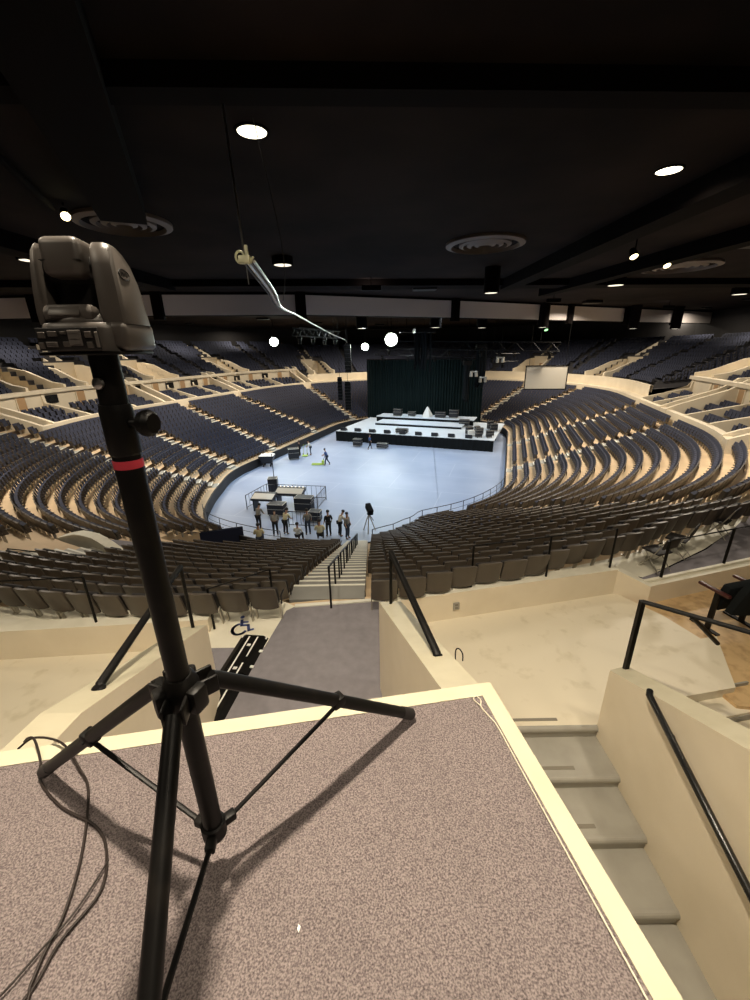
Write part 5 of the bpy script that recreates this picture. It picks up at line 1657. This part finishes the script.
tag(mb.build('mast', M['rail']), 'thin mast standing just behind the lone black case', 'mast')
# pallet jack
o = thing('pallet_jack', 'yellow green pallet jack in front of the worker in blue', 'pallet jack', (-5.5, 40.4, FLOOR_Z))
c = V((-5.55, 40.45, FLOOR_Z))
for s in (-.2, .2):
    mb = MB(); mb.bbox(c + V((-.35, s, .1)), (1.1, .16, .09), .02); mb.build('fork', M['chartreuse'], o)
mb = MB(); mb.bbox(c + V((.28, 0, .28)), (.22, .5, .45), .04); mb.build('pump_body', M['chartreuse'], o)
mb = MB(); mb.tube([c + V((.3, 0, .4)), c + V((.55, 0, 1.15))], .025, 8); mb.tube([c + V((.55, -.18, 1.15)), c + V((.55, .18, 1.15))], .02, 8); mb.build('handle', M['black'], o)
# second hand pump cart near the white shirted worker
o = thing('hand_truck', 'small yellow green hand truck beside the white shirted worker', 'hand truck', (-7.8, 44.5, FLOOR_Z))
c = V((-7.75, 44.3, FLOOR_Z))
mb = MB(); mb.bbox(c + V((0, 0, .08)), (.6, .7, .06), .02); mb.build('toe_plate', M['chartreuse'], o)
mb = MB(); mb.tube([c + V((-.2, .3, .1)), c + V((-.2, .5, 1.2)), c + V((.2, .5, 1.2)), c + V((.2, .3, .1))], .022, 8); mb.build('frame', M['chartreuse'], o)
for s in (-.25, .25):
    mb = MB(); mb.lathe([(.12, -.03), (.12, .03)], c + V((s, .36, .12)), 12, (1, 0, 0)); mb.build('wheel', M['black'], o)
# cart by the stage
road_case((1.0, 47.6, FLOOR_Z), (1.3, .7, .5), SRZ, 'flat dark case right of the walking person before the stage')
road_case((-2.0, 49.0, FLOOR_Z), (1.0, .7, .8), SRZ, 'black case by the left part of the stage skirt')

# mixing area
FC = V((-6.6, 28.3, FLOOR_Z)); frz = math.radians(-10)
FR = Matrix.Translation(FC) @ Matrix.Rotation(frz, 4, 'Z')
def fp(x, y, z=0): return FR @ V((x, y, z))
def barricade(pts, label):
    o = thing('barricade', label, 'barricade', fp(*pts[0]))
    for a, b in zip(pts, pts[1:]):
        a = fp(*a); b = fp(*b); d = (b - a)
        mb = MB(); mb.tube([a, a + V((0, 0, 1.1)), b + V((0, 0, 1.1)), b], .035, 8); mb.tube([a + V((0, 0, .15)), b + V((0, 0, .15))], .025, 6); mb.build('frame', M['rail'], o, smooth=True)
        mb = MB(); k = 7
        for i in range(1, k): 
            p = a + d * i / k; mb.tube([p + V((0, 0, .15)), p + V((0, 0, 1.1))], .014, 5)
        mb.build('balusters', M['rail'], o)
        mb.f and None
barricade([(-2.5, 2.2), (-.3, 2.2), (2.4, 2.2), (2.4, 0), (2.4, -1.6)], 'black crowd barricade round the far side of the mixing area')
barricade([(1.4, -3.2), (3.4, -3.2)], 'short black barricade between the mixing area and the near seats')
barricade([(-2.5, 2.2), (-2.9, -.6)], 'black barricade at the left side of the mixing area')
def desk(x, y, w, label, lights):
    o = thing('mixing_desk', label, 'mixing desk', fp(x, y))
    mb = MB()
    mb.prism([fp(x - w / 2, y - .5, .85), fp(x - w / 2, y + .45, 1.0), fp(x - w / 2, y + .5, 1.25), fp(x - w / 2, y + .3, 1.25), fp(x - w / 2, y - .5, .98)], FR.to_3x3() @ V((w, 0, 0))); mb.build('console', M['case'], o)
    mb = MB(); mb.prism([fp(x - w / 2 + .05, y - .45, .995), fp(x + w / 2 - .05, y - .45, .995), fp(x + w / 2 - .05, y + .2, 1.20), fp(x - w / 2 + .05, y + .2, 1.20)], (0, 0, .02)); mb.build('fader_surface', M['screen'] if lights else M['seat_metal'], o)
    for sx in (-1, 1):
        mb = MB(); p = fp(x + sx * (w / 2 - .15), y, .43); mb.box(p, (.08, .8, .86), frz); mb.build('leg', M['rail'], o)
    if lights:
        for i in range(7):
            mb = MB(); mb.lathe([(.05, 0), (.05, .03), (.01, .05)], fp(x - w / 2 + .2 + (w - .4) * i / 6, y + .4, 1.26), 8); mb.build('indicator_lamp', M['lamp_dim'], o)
desk(.0, .9, 2.2, 'wide mixing desk with a row of small lamps', True)
desk(-1.5, -.5, 1.7, 'second mixing desk nearer the seats, no lamps', False)
road_case(fp(1.5, -.3), (1.3, .8, 1.0), frz, 'black case right of the mixing desks inside the barricade')
road_case(fp(-.2, -1.3), (1.2, .8, .8), frz, 'low black case in front of the mixing desks')
road_case(fp(2.9, -2.1), (.8, .6, .7), frz, 'small case outside the mixing barricade corner')
# camera on tripod at the stair foot
o = thing('camera_tripod', 'covered broadcast camera on a pale tripod at the foot of the stair', 'camera', (-.42, 23.9, FLOOR_Z))
c = V((-.42, 23.9, FLOOR_Z))
for i in range(3):
    t = i * 2.094 + .4; mb = MB(); mb.tube([c + V((0, 0, 1.25)), c + V((.45 * math.cos(t), .45 * math.sin(t), 0))], .035, 8); mb.build('leg', M['seat_metal'], o)
mb = MB(); mb.bbox(c + V((.05, 0, 1.55)), (.35, .8, .4), .06, .3, .35); mb.build('camera_body', M['black_cloth'], o, smooth=True)
mb = MB(); mb.tube([c + V((.0, -.3, 1.4)), c + V((.3, -.8, 1.1))], .02, 6); mb.build('pan_handle', M['black'], o)
mb = MB(); mb.lathe([(.12, 0), (.1, .1)], c + V((0, 0, 1.2)), 12); mb.build('fluid_head', M['black'], o)

# ------------------------------------------------------------------ lights and world
w = bpy.data.worlds.new('World'); SC.world = w; w.use_nodes = True
w.node_tree.nodes['Background'].inputs['Color'].default_value = (0.5, 0.45, 0.42, 1)
w.node_tree.nodes['Background'].inputs['Strength'].default_value = 0.0

def house_light(x, y, power, label, col, size=1.6, z=CZ - .5, spread=140):
    o = thing('arena_light', label, 'light', (x, y, z), 'arena floor lights')
    mb = MB(); mb.bbox((x, y, z + .12), (size, size * .6, .2), .04); mb.build('housing', M['black'], o)
    mb = MB(); mb.tube([(x, y, z + .2), (x, y, CZ)], .04, 6); mb.build('stem', M['black'], o)
    ld = bpy.data.lights.new('lamp', 'AREA'); ld.shape = 'RECTANGLE'; ld.size = size; ld.size_y = size * .6
    ld.energy = power; ld.color = col; ld.spread = math.radians(spread)
    lo = bpy.data.objects.new('lamp', ld); COL.objects.link(lo); lo.parent = o
BL = (0.78, 0.90, 1.0); WH = (1.0, 0.88, 0.72)
for i, (u, v) in enumerate(((-20, 30), (-6, 30), (-20, 42), (-6, 42), (-13, 36))):
    x, y = A(u, v); house_light(x, y, 560, 'arena light over the blue floor', BL, z=CZ - .5)
x, y = A(-13, 54); house_light(x, y, 650, 'arena light over the stage deck', BL, z=3.6)
for i, (u, v) in enumerate(((21.5, 34), (22, 44), (22, 54), (22, 64), (22, 74), (-46, 66), (-46, 54), (-46, 42), (-45, 30))):
    x, y = A(u, v); house_light(x, y, 420, 'unseen arena light added to brighten the upper deck', WH, z=CZ - .15, spread=170, size=1.0)  # added fill lamps, the upper deck stays black without them
for i, (u, v) in enumerate(((-30, 26), (-31, 38), (-31, 50), (-29, 62), (-22, 72), (2, 68), (7, 36), (7, 48), (6, 60), (9, 24), (-26, 14))):
    x, y = A(u, v); house_light(x, y, 1200, 'unseen arena light added to brighten the seats', WH, z=CZ - .3, spread=160)  # fill lamps added to lift the side seats and suites

def added_wash_light(x, y, z, power, label):  # added lamps with housings, put in to brighten the fascia panels
    o = thing('added_wash_light', label, 'light', (x, y, z), 'added fascia wash lights')
    mb = MB(); mb.bbox((x, y - .08, z), (1.2, .12, .3), .03); mb.build('housing', M['black'], o)
    mb = MB(); mb.tube([(x, y - .08, z + .1), (x, y - .08, CZ)], .03, 6); mb.build('stem', M['black'], o)
    ld = bpy.data.lights.new('lamp', 'AREA'); ld.shape = 'RECTANGLE'; ld.size = 1.1; ld.size_y = .25
    ld.energy = power; ld.color = (1, .86, .78); ld.spread = math.radians(170)
    lo = bpy.data.objects.new('lamp', ld); COL.objects.link(lo); lo.parent = o; lo.rotation_euler = (math.radians(96), 0, 0)
for x, y in ((-30, 27), (-15, 27), (0, 28), (15, 37), (30, 45)):
    added_wash_light(x, y, CZ - .6, 13, 'added wash light brightening the grey fascia')

SC.view_settings.view_transform = 'Standard'
SC.view_settings.look = 'None'
SC.view_settings.exposure = 0.0
SC.view_settings.gamma = 1.0
SC.view_settings.use_curve_mapping = False
for o in bpy.data.objects:
    if '_base' in o.keys(): del o['_base']
